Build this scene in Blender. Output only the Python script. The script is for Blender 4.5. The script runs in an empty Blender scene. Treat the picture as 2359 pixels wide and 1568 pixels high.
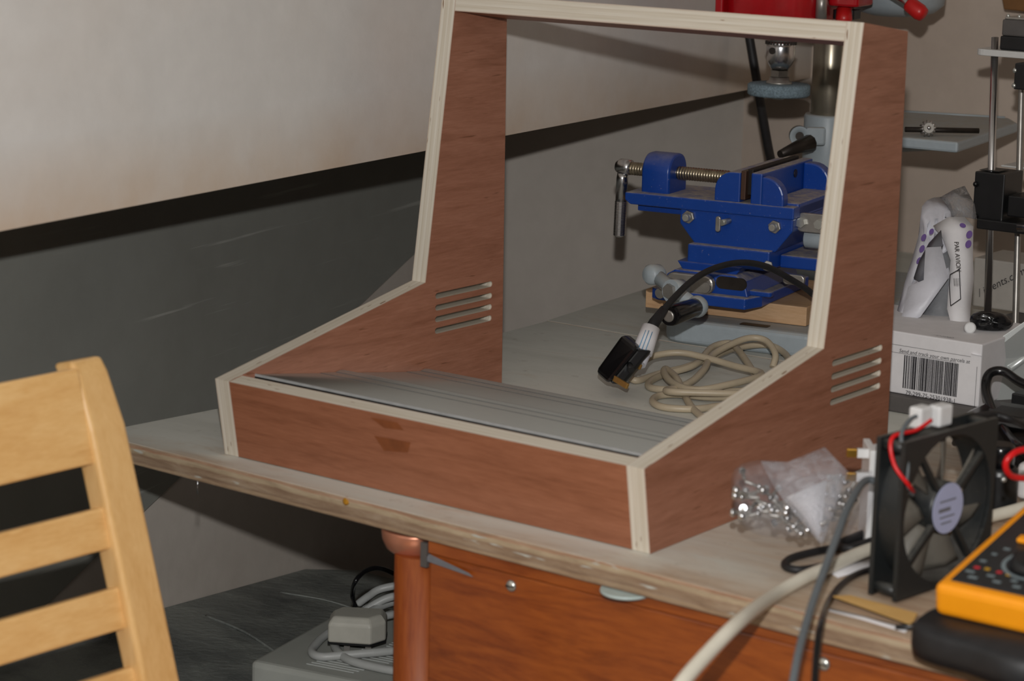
import bpy, bmesh, math, random
from mathutils import Vector, Matrix

random.seed(7)
sc = bpy.context.scene
COL = sc.collection
R = math.radians
PI = math.pi

# ------------------------------------------------------------------ camera
cam_d = bpy.data.cameras.new('camera')
cam = bpy.data.objects.new('camera', cam_d)
COL.objects.link(cam)
_r = Vector((0.79901, 0.60087, 0.023292)); _u = Vector((-0.14329, 0.15264, 0.97784)); _d = Vector((-0.584, 0.78464, -0.20806))
_m = Matrix((_r, _u, -_d)).transposed().to_4x4()
_m.translation = Vector((1.0179, -1.5655, 0.5741))
cam.matrix_world = _m
cam_d.sensor_fit = 'HORIZONTAL'
cam_d.sensor_width = 23.59
cam_d.lens = 54.197
cam_d.clip_start = 0.05
cam_d.dof.use_dof = True
cam_d.dof.focus_distance = 2.62
cam_d.dof.aperture_fstop = 5.6
sc.camera = cam

# ------------------------------------------------------------------ world, flash, exposure
world = bpy.data.worlds.new('world'); sc.world = world
world.use_nodes = True
world.node_tree.nodes['Background'].inputs[0].default_value = (1.0, 0.93, 0.86, 1)
world.node_tree.nodes['Background'].inputs[1].default_value = 0.006

fl_d = bpy.data.lights.new('camera_flash', 'POINT')      # the flash unit on top of the camera
fl_d.energy = 91
fl_d.shadow_soft_size = 0.014
fl_d.color = (1.0, 0.985, 0.965)
fl = bpy.data.objects.new('camera_flash', fl_d); COL.objects.link(fl)
fl.location = (0.99643, -1.5426, 0.72077)

sc.cycles.max_bounces = 6; sc.cycles.diffuse_bounces = 3; sc.cycles.glossy_bounces = 3; sc.cycles.transparent_max_bounces = 12

sc.view_settings.view_transform = 'Standard'
sc.view_settings.look = 'None'
sc.view_settings.exposure = 0.0
sc.view_settings.gamma = 1.0
sc.view_settings.use_curve_mapping = False

# ------------------------------------------------------------------ materials
def lin(c):
    def g(v):
        v /= 255.0
        return v / 12.92 if v <= 0.04045 else ((v + 0.055) / 1.055) ** 2.4
    return (g(c[0]), g(c[1]), g(c[2]), 1.0)

def _base(name):
    m = bpy.data.materials.new(name); m.use_nodes = True
    nt = m.node_tree
    return m, nt, nt.nodes['Principled BSDF']

def _coords(nt, scale=(1, 1, 1), rot=(0, 0, 0)):
    tc = nt.nodes.new('ShaderNodeTexCoord'); mp = nt.nodes.new('ShaderNodeMapping')
    mp.inputs['Scale'].default_value = scale; mp.inputs['Rotation'].default_value = rot
    nt.links.new(tc.outputs['Object'], mp.inputs['Vector'])
    return mp.outputs['Vector']

def _noise(nt, vec, scale, detail=4.0, rough=0.55, dist=0.0):
    n = nt.nodes.new('ShaderNodeTexNoise')
    n.inputs['Scale'].default_value = scale; n.inputs['Detail'].default_value = detail
    n.inputs['Roughness'].default_value = rough; n.inputs['Distortion'].default_value = dist
    if vec is not None: nt.links.new(vec, n.inputs['Vector'])
    return n.outputs['Fac']

def _ramp(nt, fac, stops, interp='LINEAR'):
    r = nt.nodes.new('ShaderNodeValToRGB'); r.color_ramp.interpolation = interp
    el = r.color_ramp.elements
    while len(el) < len(stops): el.new(0.5)
    for e, (p, c) in zip(el, stops):
        e.position = p; e.color = c if len(c) == 4 else (*c, 1)
    if fac is not None: nt.links.new(fac, r.inputs['Fac'])
    return r.outputs['Color']

def _mix(nt, fac, a, b, blend='MIX'):
    n = nt.nodes.new('ShaderNodeMix'); n.data_type = 'RGBA'; n.blend_type = blend
    for sock, v in ((n.inputs['Factor'], fac), (n.inputs[6], a), (n.inputs[7], b)):
        if hasattr(v, 'is_output'): nt.links.new(v, sock)
        elif isinstance(v, (int, float)): sock.default_value = v
        else: sock.default_value = v if len(v) == 4 else (*v, 1)
    return n.outputs[2]

def _math(nt, op, a, b=None, c=None):
    n = nt.nodes.new('ShaderNodeMath'); n.operation = op
    for i, v in enumerate((a, b, c)):
        if v is None: continue
        if hasattr(v, 'is_output'): nt.links.new(v, n.inputs[i])
        else: n.inputs[i].default_value = v
    return n.outputs[0]

def _bump(nt, h, strength, dist, b):
    n = nt.nodes.new('ShaderNodeBump'); n.inputs['Strength'].default_value = strength
    n.inputs['Distance'].default_value = dist
    nt.links.new(h, n.inputs['Height']); nt.links.new(n.outputs['Normal'], b.inputs['Normal'])

def mat(name, col, rough=0.5, metal=0.0, vary=0.12, scale=60, spec=0.5, bump=0.0, coat=0.0, stretch=(1, 1, 1)):
    m, nt, b = _base(name)
    c = lin(col); v = _coords(nt, stretch)
    f = _noise(nt, v, scale)
    lo = tuple(x * (1 - vary) for x in c[:3]); hi = tuple(min(1, x * (1 + vary)) for x in c[:3])
    nt.links.new(_ramp(nt, f, [(0.3, lo), (0.7, hi)]), b.inputs['Base Color'])
    b.inputs['Roughness'].default_value = rough; b.inputs['Metallic'].default_value = metal
    b.inputs['Specular IOR Level'].default_value = spec; b.inputs['Coat Weight'].default_value = coat
    if bump: _bump(nt, f, bump, 0.002, b)
    return m

def wood(name, dark, mid, light, scale=(3, 40, 40), rough=0.5, bump=0.12, coat=0.0, fleck=None, dist=0.6):
    # grain runs along the axis with the smallest scale
    m, nt, b = _base(name)
    v = _coords(nt, scale)
    g = _noise(nt, v, 2.2, 7, 0.62, dist)
    fine = _noise(nt, _coords(nt, tuple(s * 5 for s in scale)), 3.0, 4, 0.6)
    col = _ramp(nt, g, [(0.28, lin(dark)), (0.5, lin(mid)), (0.74, lin(light))])
    col = _mix(nt, 0.35, col, _ramp(nt, fine, [(0.3, lin(dark)), (0.7, lin(light))]))
    if fleck:
        k = _noise(nt, _coords(nt, tuple(s * 1.3 for s in scale)), 6.0, 2, 0.5)
        col = _mix(nt, _ramp(nt, k, [(0.68, (0, 0, 0)), (0.76, (1, 1, 1))]), col, lin(fleck))
    nt.links.new(col, b.inputs['Base Color'])
    b.inputs['Roughness'].default_value = rough; b.inputs['Coat Weight'].default_value = coat
    b.inputs['Coat Roughness'].default_value = 0.15
    _bump(nt, fine, bump, 0.001, b)
    return m

def ply_edge(name, t=0.018):
    # plies run across local x = 0..t ; streaks along y and z
    m, nt, b = _base(name)
    tc = nt.nodes.new('ShaderNodeTexCoord'); sx = nt.nodes.new('ShaderNodeSeparateXYZ')
    nt.links.new(tc.outputs['Object'], sx.inputs[0])
    wob = _noise(nt, _coords(nt, (30, 30, 30)), 1.0, 3)
    x = _math(nt, 'ADD', _math(nt, 'DIVIDE', sx.outputs[0], t), _math(nt, 'MULTIPLY', _math(nt, 'SUBTRACT', wob, 0.5), 0.05))
    A, B, G, V = lin((218, 211, 197)), lin((202, 191, 172)), lin((172, 152, 126)), lin((162, 114, 90))
    col = _ramp(nt, x, [(0.0, V), (0.06, B), (0.08, A), (0.24, A), (0.26, G), (0.29, B), (0.44, B), (0.46, A), (0.6, A), (0.62, G), (0.65, B), (0.8, B), (0.82, A), (0.93, A), (0.95, V)])
    st = _noise(nt, _coords(nt, (500, 9, 9)), 1.0, 5)
    col = _mix(nt, 0.62, col, _ramp(nt, st, [(0.3, lin((196, 185, 166))), (0.7, lin((224, 217, 205)))]), 'MIX')
    k = _noise(nt, _coords(nt, (330, 45, 45)), 1.0, 1)
    col = _mix(nt, _ramp(nt, k, [(0.74, (0, 0, 0)), (0.78, (1, 1, 1))]), col, lin((128, 92, 62)))
    nt.links.new(col, b.inputs['Base Color']); b.inputs['Roughness'].default_value = 0.75
    b.inputs['Specular IOR Level'].default_value = 0.25
    return m

def dusty(name, col, dust=(150, 138, 118), rough=0.35, amount=0.75, metal=0.0, scale=90):
    m, nt, b = _base(name)
    geo = nt.nodes.new('ShaderNodeNewGeometry'); sx = nt.nodes.new('ShaderNodeSeparateXYZ')
    nt.links.new(geo.outputs['Normal'], sx.inputs[0])
    n1 = _noise(nt, _coords(nt), scale, 6, 0.7)
    up = _math(nt, 'MULTIPLY', _math(nt, 'MAXIMUM', _math(nt, 'SUBTRACT', sx.outputs[2], 0.35), 0.0), 1.5)
    sp = _ramp(nt, n1, [(0.35, (0.35,) * 3), (0.62, (1,) * 3)])
    f = _math(nt, 'MULTIPLY', _math(nt, 'MULTIPLY', up, sp), amount)
    sk = _ramp(nt, _noise(nt, _coords(nt), scale * 4, 3, 0.6), [(0.66, (0,) * 3), (0.74, (0.35,) * 3)])
    c = lin(col)
    base = _mix(nt, sk, _mix(nt, n1, tuple(x * 0.85 for x in c[:3]), tuple(x * 1.12 for x in c[:3])), lin(dust))
    nt.links.new(_mix(nt, f, base, lin(dust)), b.inputs['Base Color'])
    nt.links.new(_math(nt, 'ADD', _math(nt, 'MULTIPLY', f, 0.55), rough), b.inputs['Roughness'])
    b.inputs['Metallic'].default_value = metal
    return m

def plaster(name, col, stain, scale=2.5, amt=0.5, rough=0.85, bump=0.15):
    m, nt, b = _base(name)
    n1 = _noise(nt, _coords(nt), scale, 6, 0.6, 0.4)
    n2 = _noise(nt, _coords(nt), scale * 14, 4, 0.6)
    c = lin(col); col2 = _mix(nt, _math(nt, 'MULTIPLY', _ramp(nt, n1, [(0.42, (0,) * 3), (0.72, (1,) * 3)]), amt), c, lin(stain))
    col2 = _mix(nt, 0.12, col2, _ramp(nt, n2, [(0.3, tuple(x * 0.7 for x in c[:3])), (0.7, tuple(min(1, x * 1.2) for x in c[:3]))]))
    nt.links.new(col2, b.inputs['Base Color']); b.inputs['Roughness'].default_value = rough
    b.inputs['Specular IOR Level'].default_value = 0.25
    _bump(nt, n2, bump, 0.004, b)
    return m

def clear(name, tint=(205, 208, 215), alpha=0.2, rough=0.12):
    m, nt, b = _base(name)
    out = nt.nodes['Material Output']
    tr = nt.nodes.new('ShaderNodeBsdfTransparent'); tr.inputs[0].default_value = (0.96, 0.96, 0.97, 1)
    n = _noise(nt, _coords(nt), 70, 4, 0.6, 1.0)
    b.inputs['Base Color'].default_value = lin(tint); b.inputs['Roughness'].default_value = rough
    mx = nt.nodes.new('ShaderNodeMixShader')
    nt.links.new(_ramp(nt, n, [(0.35, (alpha * 0.5,) * 3), (0.7, (min(1, alpha * 1.6),) * 3)]), mx.inputs[0])
    nt.links.new(tr.outputs[0], mx.inputs[1]); nt.links.new(b.outputs[0], mx.inputs[2])
    nt.links.new(mx.outputs[0], out.inputs[0])
    _bump(nt, n, 0.5, 0.004, b)
    return m

def bench_mat(name):
    # worn grey paint over a bare board: paint thin along the front edge and at the right hand end
    m, nt, b = _base(name)
    tc = nt.nodes.new('ShaderNodeTexCoord'); s = nt.nodes.new('ShaderNodeSeparateXYZ'); nt.links.new(tc.outputs['Object'], s.inputs[0])
    n1 = _noise(nt, _coords(nt, (1, 3, 1)), 5, 7, 0.65, 0.6)
    n2 = _noise(nt, _coords(nt, (4, 30, 30)), 3, 6, 0.65)
    n3 = _noise(nt, _coords(nt), 45, 5, 0.7)
    paint = _ramp(nt, n1, [(0.3, lin((204, 204, 195))), (0.55, lin((218, 218, 210))), (0.75, lin((206, 198, 184)))])
    bare = _ramp(nt, n2, [(0.25, lin((154, 124, 100))), (0.5, lin((184, 160, 136))), (0.72, lin((196, 176, 154)))])
    wx = _math(nt, 'MULTIPLY', _math(nt, 'ADD', s.outputs[0], 0.06), 4.5)
    wy = _math(nt, 'MULTIPLY', _math(nt, 'ADD', s.outputs[1], -0.0), -16.0)
    w = _math(nt, 'ADD', _math(nt, 'MAXIMUM', wx, wy), _math(nt, 'MULTIPLY', _math(nt, 'SUBTRACT', n1, 0.5), 2.5))
    wc = nt.nodes.new('ShaderNodeClamp'); nt.links.new(w, wc.inputs[0])
    col = _mix(nt, wc.outputs[0], paint, bare)
    col = _mix(nt, _ramp(nt, n3, [(0.6, (0,) * 3), (0.75, (0.35,) * 3)]), col, lin((130, 116, 100)))
    nt.links.new(col, b.inputs['Base Color']); b.inputs['Roughness'].default_value = 0.7
    b.inputs['Specular IOR Level'].default_value = 0.3
    _bump(nt, n3, 0.15, 0.001, b)
    return m

def bench_edge_mat(name, t):
    m, nt, b = _base(name)
    tc = nt.nodes.new('ShaderNodeTexCoord'); s = nt.nodes.new('ShaderNodeSeparateXYZ'); nt.links.new(tc.outputs['Object'], s.inputs[0])
    wob = _noise(nt, _coords(nt, (9, 9, 9)), 1, 4)
    z = _math(nt, 'ADD', _math(nt, 'DIVIDE', s.outputs[2], -t), _math(nt, 'MULTIPLY', _math(nt, 'SUBTRACT', wob, 0.5), 0.5))
    col = _ramp(nt, z, [(0.0, lin((170, 152, 130))), (0.12, lin((180, 122, 92))), (0.2, lin((196, 178, 148))), (0.34, lin((190, 172, 140))), (0.42, lin((134, 104, 82))), (0.62, lin((146, 122, 98))), (0.74, lin((116, 88, 70))), (0.85, lin((168, 142, 110))), (1.0, lin((120, 92, 72)))])
    n = _noise(nt, _coords(nt, (10, 60, 60)), 2, 7, 0.7, 0.5)
    col = _mix(nt, 0.55, col, _ramp(nt, n, [(0.3, lin((112, 88, 70))), (0.52, lin((158, 136, 112))), (0.75, lin((188, 172, 150)))]))
    k = _noise(nt, _coords(nt, (6, 40, 40)), 4, 2)
    col = _mix(nt, _ramp(nt, k, [(0.67, (0,) * 3), (0.72, (1,) * 3)]), col, lin((188, 190, 182)))
    nt.links.new(col, b.inputs['Base Color']); b.inputs['Roughness'].default_value = 0.8
    _bump(nt, n, 0.5, 0.003, b)
    return m

MT = {}
MT['veneer'] = wood('mahogany_veneer', (134, 84, 60), (162, 108, 84), (178, 124, 100), (14, 3.2, 34), 0.42, 0.1, fleck=(122, 76, 52))
MT['veneer_front'] = wood('mahogany_veneer_front', (126, 75, 50), (154, 98, 70), (170, 112, 84), (14, 3, 40), 0.45, 0.1)
MT['stain'] = mat('old_glue_stain', (134, 76, 42), 0.4, vary=0.2)
MT['ply'] = ply_edge('plywood_edge')
MT['alu'] = mat('brushed_aluminium', (206, 210, 208), 0.32, 0.45, 0.06, 30, stretch=(1, 60, 60))
def _aniso(m):
    nt = m.node_tree; b = nt.nodes['Principled BSDF']; t = nt.nodes.new('ShaderNodeTangent'); t.direction_type = 'RADIAL'; t.axis = 'X'
    nt.links.new(t.outputs[0], b.inputs['Tangent']); b.inputs['Anisotropic'].default_value = 1.0; b.inputs['Anisotropic Rotation'].default_value = 0.0
MT['alu_brushed'] = mat('brushed_aluminium_sheet', (208, 213, 212), 0.5, 0.85, 0.05, 30, stretch=(1, 60, 60))
_aniso(MT['alu_brushed'])
MT['lip'] = mat('aluminium_lip', (170, 172, 172), 0.45, 0.1)
MT['groove_shade'] = mat('aluminium_groove_shade', (92, 94, 94), 0.6, 0.1)  # same metal, with the shade of the grooves put into its colour
MT['bench'] = bench_mat('worn_bench_paint')
MT['bench_edge'] = bench_edge_mat('worn_bench_edge', 0.021)
MT['wall_up'] = plaster('upper_wall_plaster', (226, 223, 219), (216, 204, 192), 2.2, 0.7)
def _edge_stain(m, z0, h, col):
    # brownish tide mark along the lower edge of the plaster
    nt = m.node_tree; b = nt.nodes['Principled BSDF']; src = b.inputs['Base Color'].links[0].from_socket
    tc = nt.nodes.new('ShaderNodeTexCoord'); s = nt.nodes.new('ShaderNodeSeparateXYZ'); nt.links.new(tc.outputs['Object'], s.inputs[0])
    f = _math(nt, 'SUBTRACT', 1.0, _math(nt, 'DIVIDE', _math(nt, 'SUBTRACT', s.outputs[2], z0), h))
    n = _noise(nt, _coords(nt), 9, 5, 0.6)
    f = _math(nt, 'MULTIPLY', f, _math(nt, 'MULTIPLY', n, 1.1)); c = nt.nodes.new('ShaderNodeClamp'); nt.links.new(f, c.inputs[0])
    nt.links.new(_mix(nt, c.outputs[0], src, lin(col)), b.inputs['Base Color'])
_edge_stain(MT['wall_up'], 0.24, 0.075, (206, 178, 148))
MT['wall_low'] = plaster('lower_wall_plaster', (204, 196, 187), (186, 174, 162), 2.5, 0.5)
MT['wall_back'] = plaster('back_wall_plaster', (206, 190, 176), (190, 170, 154), 3.0, 0.5)
MT['ceiling'] = plaster('ceiling_plaster', (182, 178, 172), (168, 162, 154), 2.2, 0.5)
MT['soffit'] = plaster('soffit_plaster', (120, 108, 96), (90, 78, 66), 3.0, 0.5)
MT['concrete'] = plaster('floor_concrete', (110, 108, 104), (74, 72, 68), 3.0, 0.8)
MT['sheet'] = plaster('dark_sheet', (142, 143, 137), (126, 126, 119), 2.0, 0.6, 0.6, 0.05)
def _scratches(m, col):
    nt = m.node_tree; b = nt.nodes['Principled BSDF']; src = b.inputs['Base Color'].links[0].from_socket
    k = _noise(nt, _coords(nt, (1, 2.2, 60), (R(-24), 0, 0)), 1.6, 3, 0.6); k2 = _noise(nt, _coords(nt), 4, 2)
    f = _math(nt, 'MULTIPLY', _ramp(nt, k, [(0.62, (0,) * 3), (0.72, (0.7,) * 3)]), _ramp(nt, k2, [(0.4, (0,) * 3), (0.6, (1,) * 3)]))
    nt.links.new(_mix(nt, f, src, lin(col)), b.inputs['Base Color'])
_scratches(MT['sheet'], (176, 176, 170))
MT['ledge'] = plaster('dusty_ledge', (148, 152, 147), (70, 74, 76), 7.0, 1.0, 0.6, 0.5)
MT['orange_wood'] = wood('orange_varnished_pine', (100, 38, 9), (150, 74, 24), (166, 88, 32), (2.2, 8, 13), 0.34, 0.04, coat=0.3, dist=2.6)
MT['orange_post'] = wood('orange_varnished_post', (114, 46, 13), (150, 72, 25), (164, 88, 35), (30, 30, 3), 0.45, 0.06, coat=0.08)
MT['copper'] = mat('dull_copper', (206, 140, 112), 0.36, 0.6, 0.15, 25)
MT['screw'] = mat('zinc_screw', (204, 206, 200), 0.28, 0.75, 0.08)
MT['steel'] = mat('polished_steel', (214, 214, 216), 0.24, 1.0, 0.06, 20)
MT['steel_dull'] = mat('dull_steel', (168, 164, 158), 0.38, 0.7, 0.15, 60)
MT['thread'] = mat('greasy_thread_steel', (172, 160, 138), 0.3, 1.0, 0.25, 140)
MT['iron'] = mat('dark_iron', (56, 50, 46), 0.45, 0.6, 0.2, 80)
MT['column'] = dusty('worn_steel_column', (150, 142, 126), (110, 96, 80), 0.3, 0.2, 0.75, 60)
MT['blue'] = dusty('blue_enamel', (18, 66, 152), (186, 174, 154), 0.32, 0.95)
MT['blue_clean'] = dusty('blue_enamel_clean', (18, 64, 150), (170, 160, 140), 0.3, 0.35)
MT['jaw'] = dusty('rusty_jaw_plate', (84, 60, 48), (110, 98, 82), 0.5, 0.8, 0.4)
MT['grey_enamel'] = dusty('grey_enamel', (166, 176, 182), (176, 164, 146), 0.4, 0.65)
MT['red'] = mat('red_enamel', (176, 16, 26), 0.25, vary=0.1, coat=0.4)
MT['red_grip'] = mat('red_rubber_grip', (196, 30, 30), 0.35, vary=0.1)
MT['stone'] = mat('blue_grey_abrasive', (120, 138, 148), 0.9, vary=0.35, scale=420, bump=0.4)
MT['black'] = mat('black_plastic', (26, 27, 29), 0.35, vary=0.2)
MT['black_soft'] = mat('black_rubber', (30, 30, 32), 0.55, vary=0.25)
MT['black_gloss'] = mat('glossy_black_plastic', (20, 20, 22), 0.18, vary=0.2)
MT['fan'] = dusty('dusty_black_fan', (34, 37, 38), (120, 116, 108), 0.42, 0.45, 0.0, 120)
MT['fan_blade'] = dusty('dusty_fan_blade', (104, 100, 92), (134, 126, 114), 0.5, 0.6, 0.0, 120)
MT['fan_label'] = mat('pale_fan_label', (176, 182, 214), 0.35, vary=0.05)
MT['ink'] = mat('printed_ink', (34, 32, 38), 0.6, vary=0.1)
MT['ink_grey'] = mat('grey_printed_ink', (110, 110, 116), 0.6, vary=0.1)
MT['ink_blue'] = mat('blue_printed_ink', (110, 160, 196), 0.6, vary=0.1)
MT['purple'] = mat('purple_printed_dot', (88, 54, 128), 0.5, vary=0.08)
MT['pine'] = wood('pine_block', (176, 134, 96), (206, 166, 124), (220, 184, 146), (4, 30, 30), 0.6)
MT['pine_strip'] = wood('pale_pine_strip', (190, 142, 76), (216, 172, 102), (230, 190, 124), (3, 40, 40), 0.55)
MT['chair'] = wood('lacquered_beech', (210, 158, 94), (228, 182, 118), (238, 198, 138), (30, 5, 30), 0.3, 0.03, coat=0.35)
MT['chair_post'] = wood('lacquered_beech_post', (212, 164, 100), (228, 184, 122), (236, 196, 136), (26, 26, 4), 0.28, 0.03, coat=0.4)
MT['brass'] = mat('brass_pin', (206, 158, 70), 0.28, 0.9, 0.1)
MT['brass_dull'] = mat('dull_brass_pin', (176, 138, 78), 0.35, 0.7, 0.15)
MT['white_pl'] = mat('white_plastic', (222, 222, 222), 0.35, vary=0.04)
MT['paper'] = mat('white_paper', (222, 220, 222), 0.7, vary=0.04)
MT['mailer'] = mat('white_mailer_film', (208, 208, 216), 0.42, vary=0.10, scale=26, bump=1.0)
MT['carton'] = mat('whitish_carton', (176, 170, 162), 0.7, vary=0.06)
MT['dark_board'] = mat('dark_grey_board', (86, 82, 80), 0.6, vary=0.12)
MT['brown_box'] = mat('brown_wood_bracket', (132, 92, 52), 0.6, vary=0.15)
MT['beige'] = mat('beige_flex', (184, 170, 146), 0.42, vary=0.06)
MT['cream'] = mat('cream_cable', (222, 216, 200), 0.4, vary=0.04)
MT['grey_cable'] = mat('grey_cable', (98, 104, 108), 0.45, vary=0.06)
MT['grey_flex'] = mat('pale_grey_flex', (170, 172, 170), 0.42, vary=0.05)
MT['grey_plug'] = mat('grey_plug_plastic', (178, 176, 166), 0.45, vary=0.06)
MT['grey_case'] = mat('grey_case_plastic', (160, 162, 156), 0.5, vary=0.08, scale=20)
MT['slit'] = mat('light_vent_slit', (196, 200, 198), 0.6, vary=0.04)
MT['orange'] = mat('orange_plastic', (255, 160, 20), 0.4, vary=0.04)
MT['panel_black'] = mat('meter_panel', (38, 40, 42), 0.4, vary=0.15)
MT['mark_grey'] = mat('meter_marking', (116, 128, 132), 0.5, vary=0.1)
MT['mark_red'] = mat('meter_red_mark', (204, 44, 58), 0.5)
MT['mark_yellow'] = mat('meter_yellow_mark', (196, 150, 30), 0.5)
MT['wire_red'] = mat('red_wire', (216, 24, 28), 0.35, vary=0.05)
MT['clear'] = clear('clear_polythene', alpha=0.09)
MT['clear_fog'] = clear('cloudy_polythene', (206, 206, 212), 0.26, 0.3)
MT['clear_mail'] = clear('grey_clear_film', (150, 150, 152), 0.55, 0.25)
MT['grey_film'] = mat('grey_mailer_lining', (140, 142, 146), 0.3, vary=0.15, scale=40, bump=1.0)
MT['tape_red'] = mat('red_seal_line', (214, 60, 66), 0.5)
MT['pulley'] = mat('yellowish_pulley', (168, 152, 104), 0.4, vary=0.1)
MT['lacquer_white'] = mat('white_acrylic', (206, 206, 204), 0.35, vary=0.04)
MT['white_lid'] = mat('pale_blue_grey_lid', (176, 192, 190), 0.4, vary=0.06)

# ------------------------------------------------------------------ mesh helpers
WL = {}
class MB:
    def __init__(s): s.v = []; s.f = []; s.m = []; s.s = []
    def add(s, vs, fs, m=0, sm=False):
        o = len(s.v); s.v += [tuple(v) for v in vs]
        for f in fs: s.f.append([i + o for i in f]); s.m.append(m); s.s.append(sm)
        return s
    def box(s, x0, x1, y0, y1, z0, z1, m=0):
        vs = [(x, y, z) for x in (x0, x1) for y in (y0, y1) for z in (z0, z1)]
        return s.add(vs, [(0, 1, 3, 2), (4, 6, 7, 5), (0, 4, 5, 1), (2, 3, 7, 6), (0, 2, 6, 4), (1, 5, 7, 3)], m)
    def obox(s, o, a, b, c, m=0):
        # box from corner o spanned by vectors a, b, c
        o, a, b, c = map(Vector, (o, a, b, c))
        vs = [o + a * i + b * j + c * k for i in (0, 1) for j in (0, 1) for k in (0, 1)]
        fs = [(0, 1, 3, 2), (4, 6, 7, 5), (0, 4, 5, 1), (2, 3, 7, 6), (0, 2, 6, 4), (1, 5, 7, 3)]
        if a.cross(b).dot(c) < 0: fs = [f[::-1] for f in fs]
        return s.add(vs, fs, m)
    def prism(s, poly, a, b, axis='y', m=0, sm=False, mcap=None):
        # poly in the two other axes (x-axis: (y,z); y-axis: (x,z); z-axis: (x,y)), extruded a..b
        mk = {'x': lambda p, r: (r, p[0], p[1]), 'y': lambda p, r: (p[0], r, p[1]), 'z': lambda p, r: (p[0], p[1], r)}[axis]
        n = len(poly); vs = [mk(p, a) for p in poly] + [mk(p, b) for p in poly]
        s.add(vs, [(i, (i + 1) % n, n + (i + 1) % n, n + i) for i in range(n)], m, sm)
        k = len(s.v) - 2 * n
        s.f += [list(range(k, k + n))[::-1], list(range(k + n, k + 2 * n))]; s.m += [m if mcap is None else mcap] * 2; s.s += [False, False]
        return s
    def lathe(s, prof, o=(0, 0, 0), ax=(0, 0, 1), n=24, m=0, sm=True, cap=True):
        ax = Vector(ax).normalized(); t = ax.orthogonal().normalized(); u = ax.cross(t); o = Vector(o); vs = []
        for r, h in prof:
            for i in range(n):
                a = 2 * PI * i / n; vs.append(o + ax * h + (t * math.cos(a) + u * math.sin(a)) * r)
        fs = [(j * n + i, j * n + (i + 1) % n, (j + 1) * n + (i + 1) % n, (j + 1) * n + i) for j in range(len(prof) - 1) for i in range(n)]
        s.add(vs, fs, m, sm)
        if cap:
            k = len(s.v) - len(vs)
            s.f += [[k + i for i in range(n)][::-1], [k + (len(prof) - 1) * n + i for i in range(n)]]; s.m += [m, m]; s.s += [False, False]
        return s
    def cyl(s, p, q, r, n=20, m=0, r2=None):
        p, q = Vector(p), Vector(q); L = (q - p).length
        return s.lathe([(r, 0), (r if r2 is None else r2, L)], p, q - p, n, m)
    def ball(s, o, r, m=0, n=16, k=10, sq=1.0):
        return s.lathe([(max(1e-5, r * math.sin(PI * i / k)), -r * sq * math.cos(PI * i / k)) for i in range(k + 1)], o, (0, 0, 1), n, m)
    def tube(s, path, r, n=10, m=0, closed=False):
        P = [Vector(p) for p in path]; N = len(P); vs = []; up = None
        for i in range(N):
            a = P[(i - 1) % N] if (closed or i) else P[0]; b = P[(i + 1) % N] if (closed or i < N - 1) else P[-1]
            t = (b - a); t = t.normalized() if t.length > 1e-9 else Vector((0, 0, 1))
            if up is None: up = t.orthogonal().normalized()
            up = (up - t * up.dot(t)); up = up.normalized() if up.length > 1e-6 else t.orthogonal().normalized()
            w = t.cross(up); rr = r[i] if isinstance(r, (list, tuple)) else r
            vs += [P[i] + (up * math.cos(2 * PI * k / n) + w * math.sin(2 * PI * k / n)) * rr for k in range(n)]
        E = N if closed else N - 1
        fs = [(j * n + i, j * n + (i + 1) % n, ((j + 1) % N) * n + (i + 1) % n, ((j + 1) % N) * n + i) for j in range(E) for i in range(n)]
        s.add(vs, fs, m, True)
        if not closed:
            k = len(s.v) - len(vs)
            s.f += [[k + i for i in range(n)][::-1], [k + (N - 1) * n + i for i in range(n)]]; s.m += [m, m]; s.s += [False, False]
        return s
    def build(s, name, mats, parent=None, bevel=0.0, at=None, seg=2):
        if not isinstance(mats, (list, tuple)): mats = [mats]
        off = Vector(at) if at is not None else (WL.get(parent.name, Vector()) if parent else Vector())
        me = bpy.data.meshes.new(name); me.from_pydata([tuple(Vector(v) - off) for v in s.v], [], s.f)
        for m in mats: me.materials.append(MT[m] if isinstance(m, str) else m)
        me.polygons.foreach_set('material_index', s.m); me.polygons.foreach_set('use_smooth', s.s); me.update()
        bm = bmesh.new(); bm.from_mesh(me); bmesh.ops.recalc_face_normals(bm, faces=bm.faces); bm.to_mesh(me); bm.free()
        o = bpy.data.objects.new(name, me); COL.objects.link(o)
        if parent: o.parent = parent; WL[o.name] = off
        elif at is not None: o.location = at; WL[o.name] = off
        if bevel:
            b = o.modifiers.new('bevel', 'BEVEL'); b.width = bevel; b.segments = seg; b.limit_method = 'ANGLE'; b.angle_limit = R(35)
        return o

def tag(o, label, cat, group=None):
    o['label'] = label; o['category'] = cat
    if group: o['group'] = group
    return o
def thing(name, label, cat, loc=(0, 0, 0), rz=0.0, group=None, world=True):
    # an empty at the thing's base; world=True: its parts are given in world coordinates
    o = bpy.data.objects.new(name, None); COL.objects.link(o); o.empty_display_size = 0.02
    o.location = loc; o.rotation_euler = (0, 0, rz)
    if world: WL[o.name] = Vector(loc)
    return tag(o, label, cat, group)
def struct(o): o['kind'] = 'structure'; return o
def smooth(path, k=6, closed=False):
    P = [Vector(p) for p in path]; N = len(P); out = []
    rng = range(N) if closed else range(N - 1)
    for i in rng:
        if closed: a, b, c, d = P[i - 1], P[i], P[(i + 1) % N], P[(i + 2) % N]
        else: a, b, c, d = P[max(i - 1, 0)], P[i], P[i + 1], P[min(i + 2, N - 1)]
        for j in range(k):
            t = j / k
            out.append(0.5 * ((2 * b) + (c - a) * t + (2 * a - 5 * b + 4 * c - d) * t * t + (3 * b - a - 3 * c + d) * t ** 3))
    if not closed: out.append(P[-1])
    return out
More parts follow.
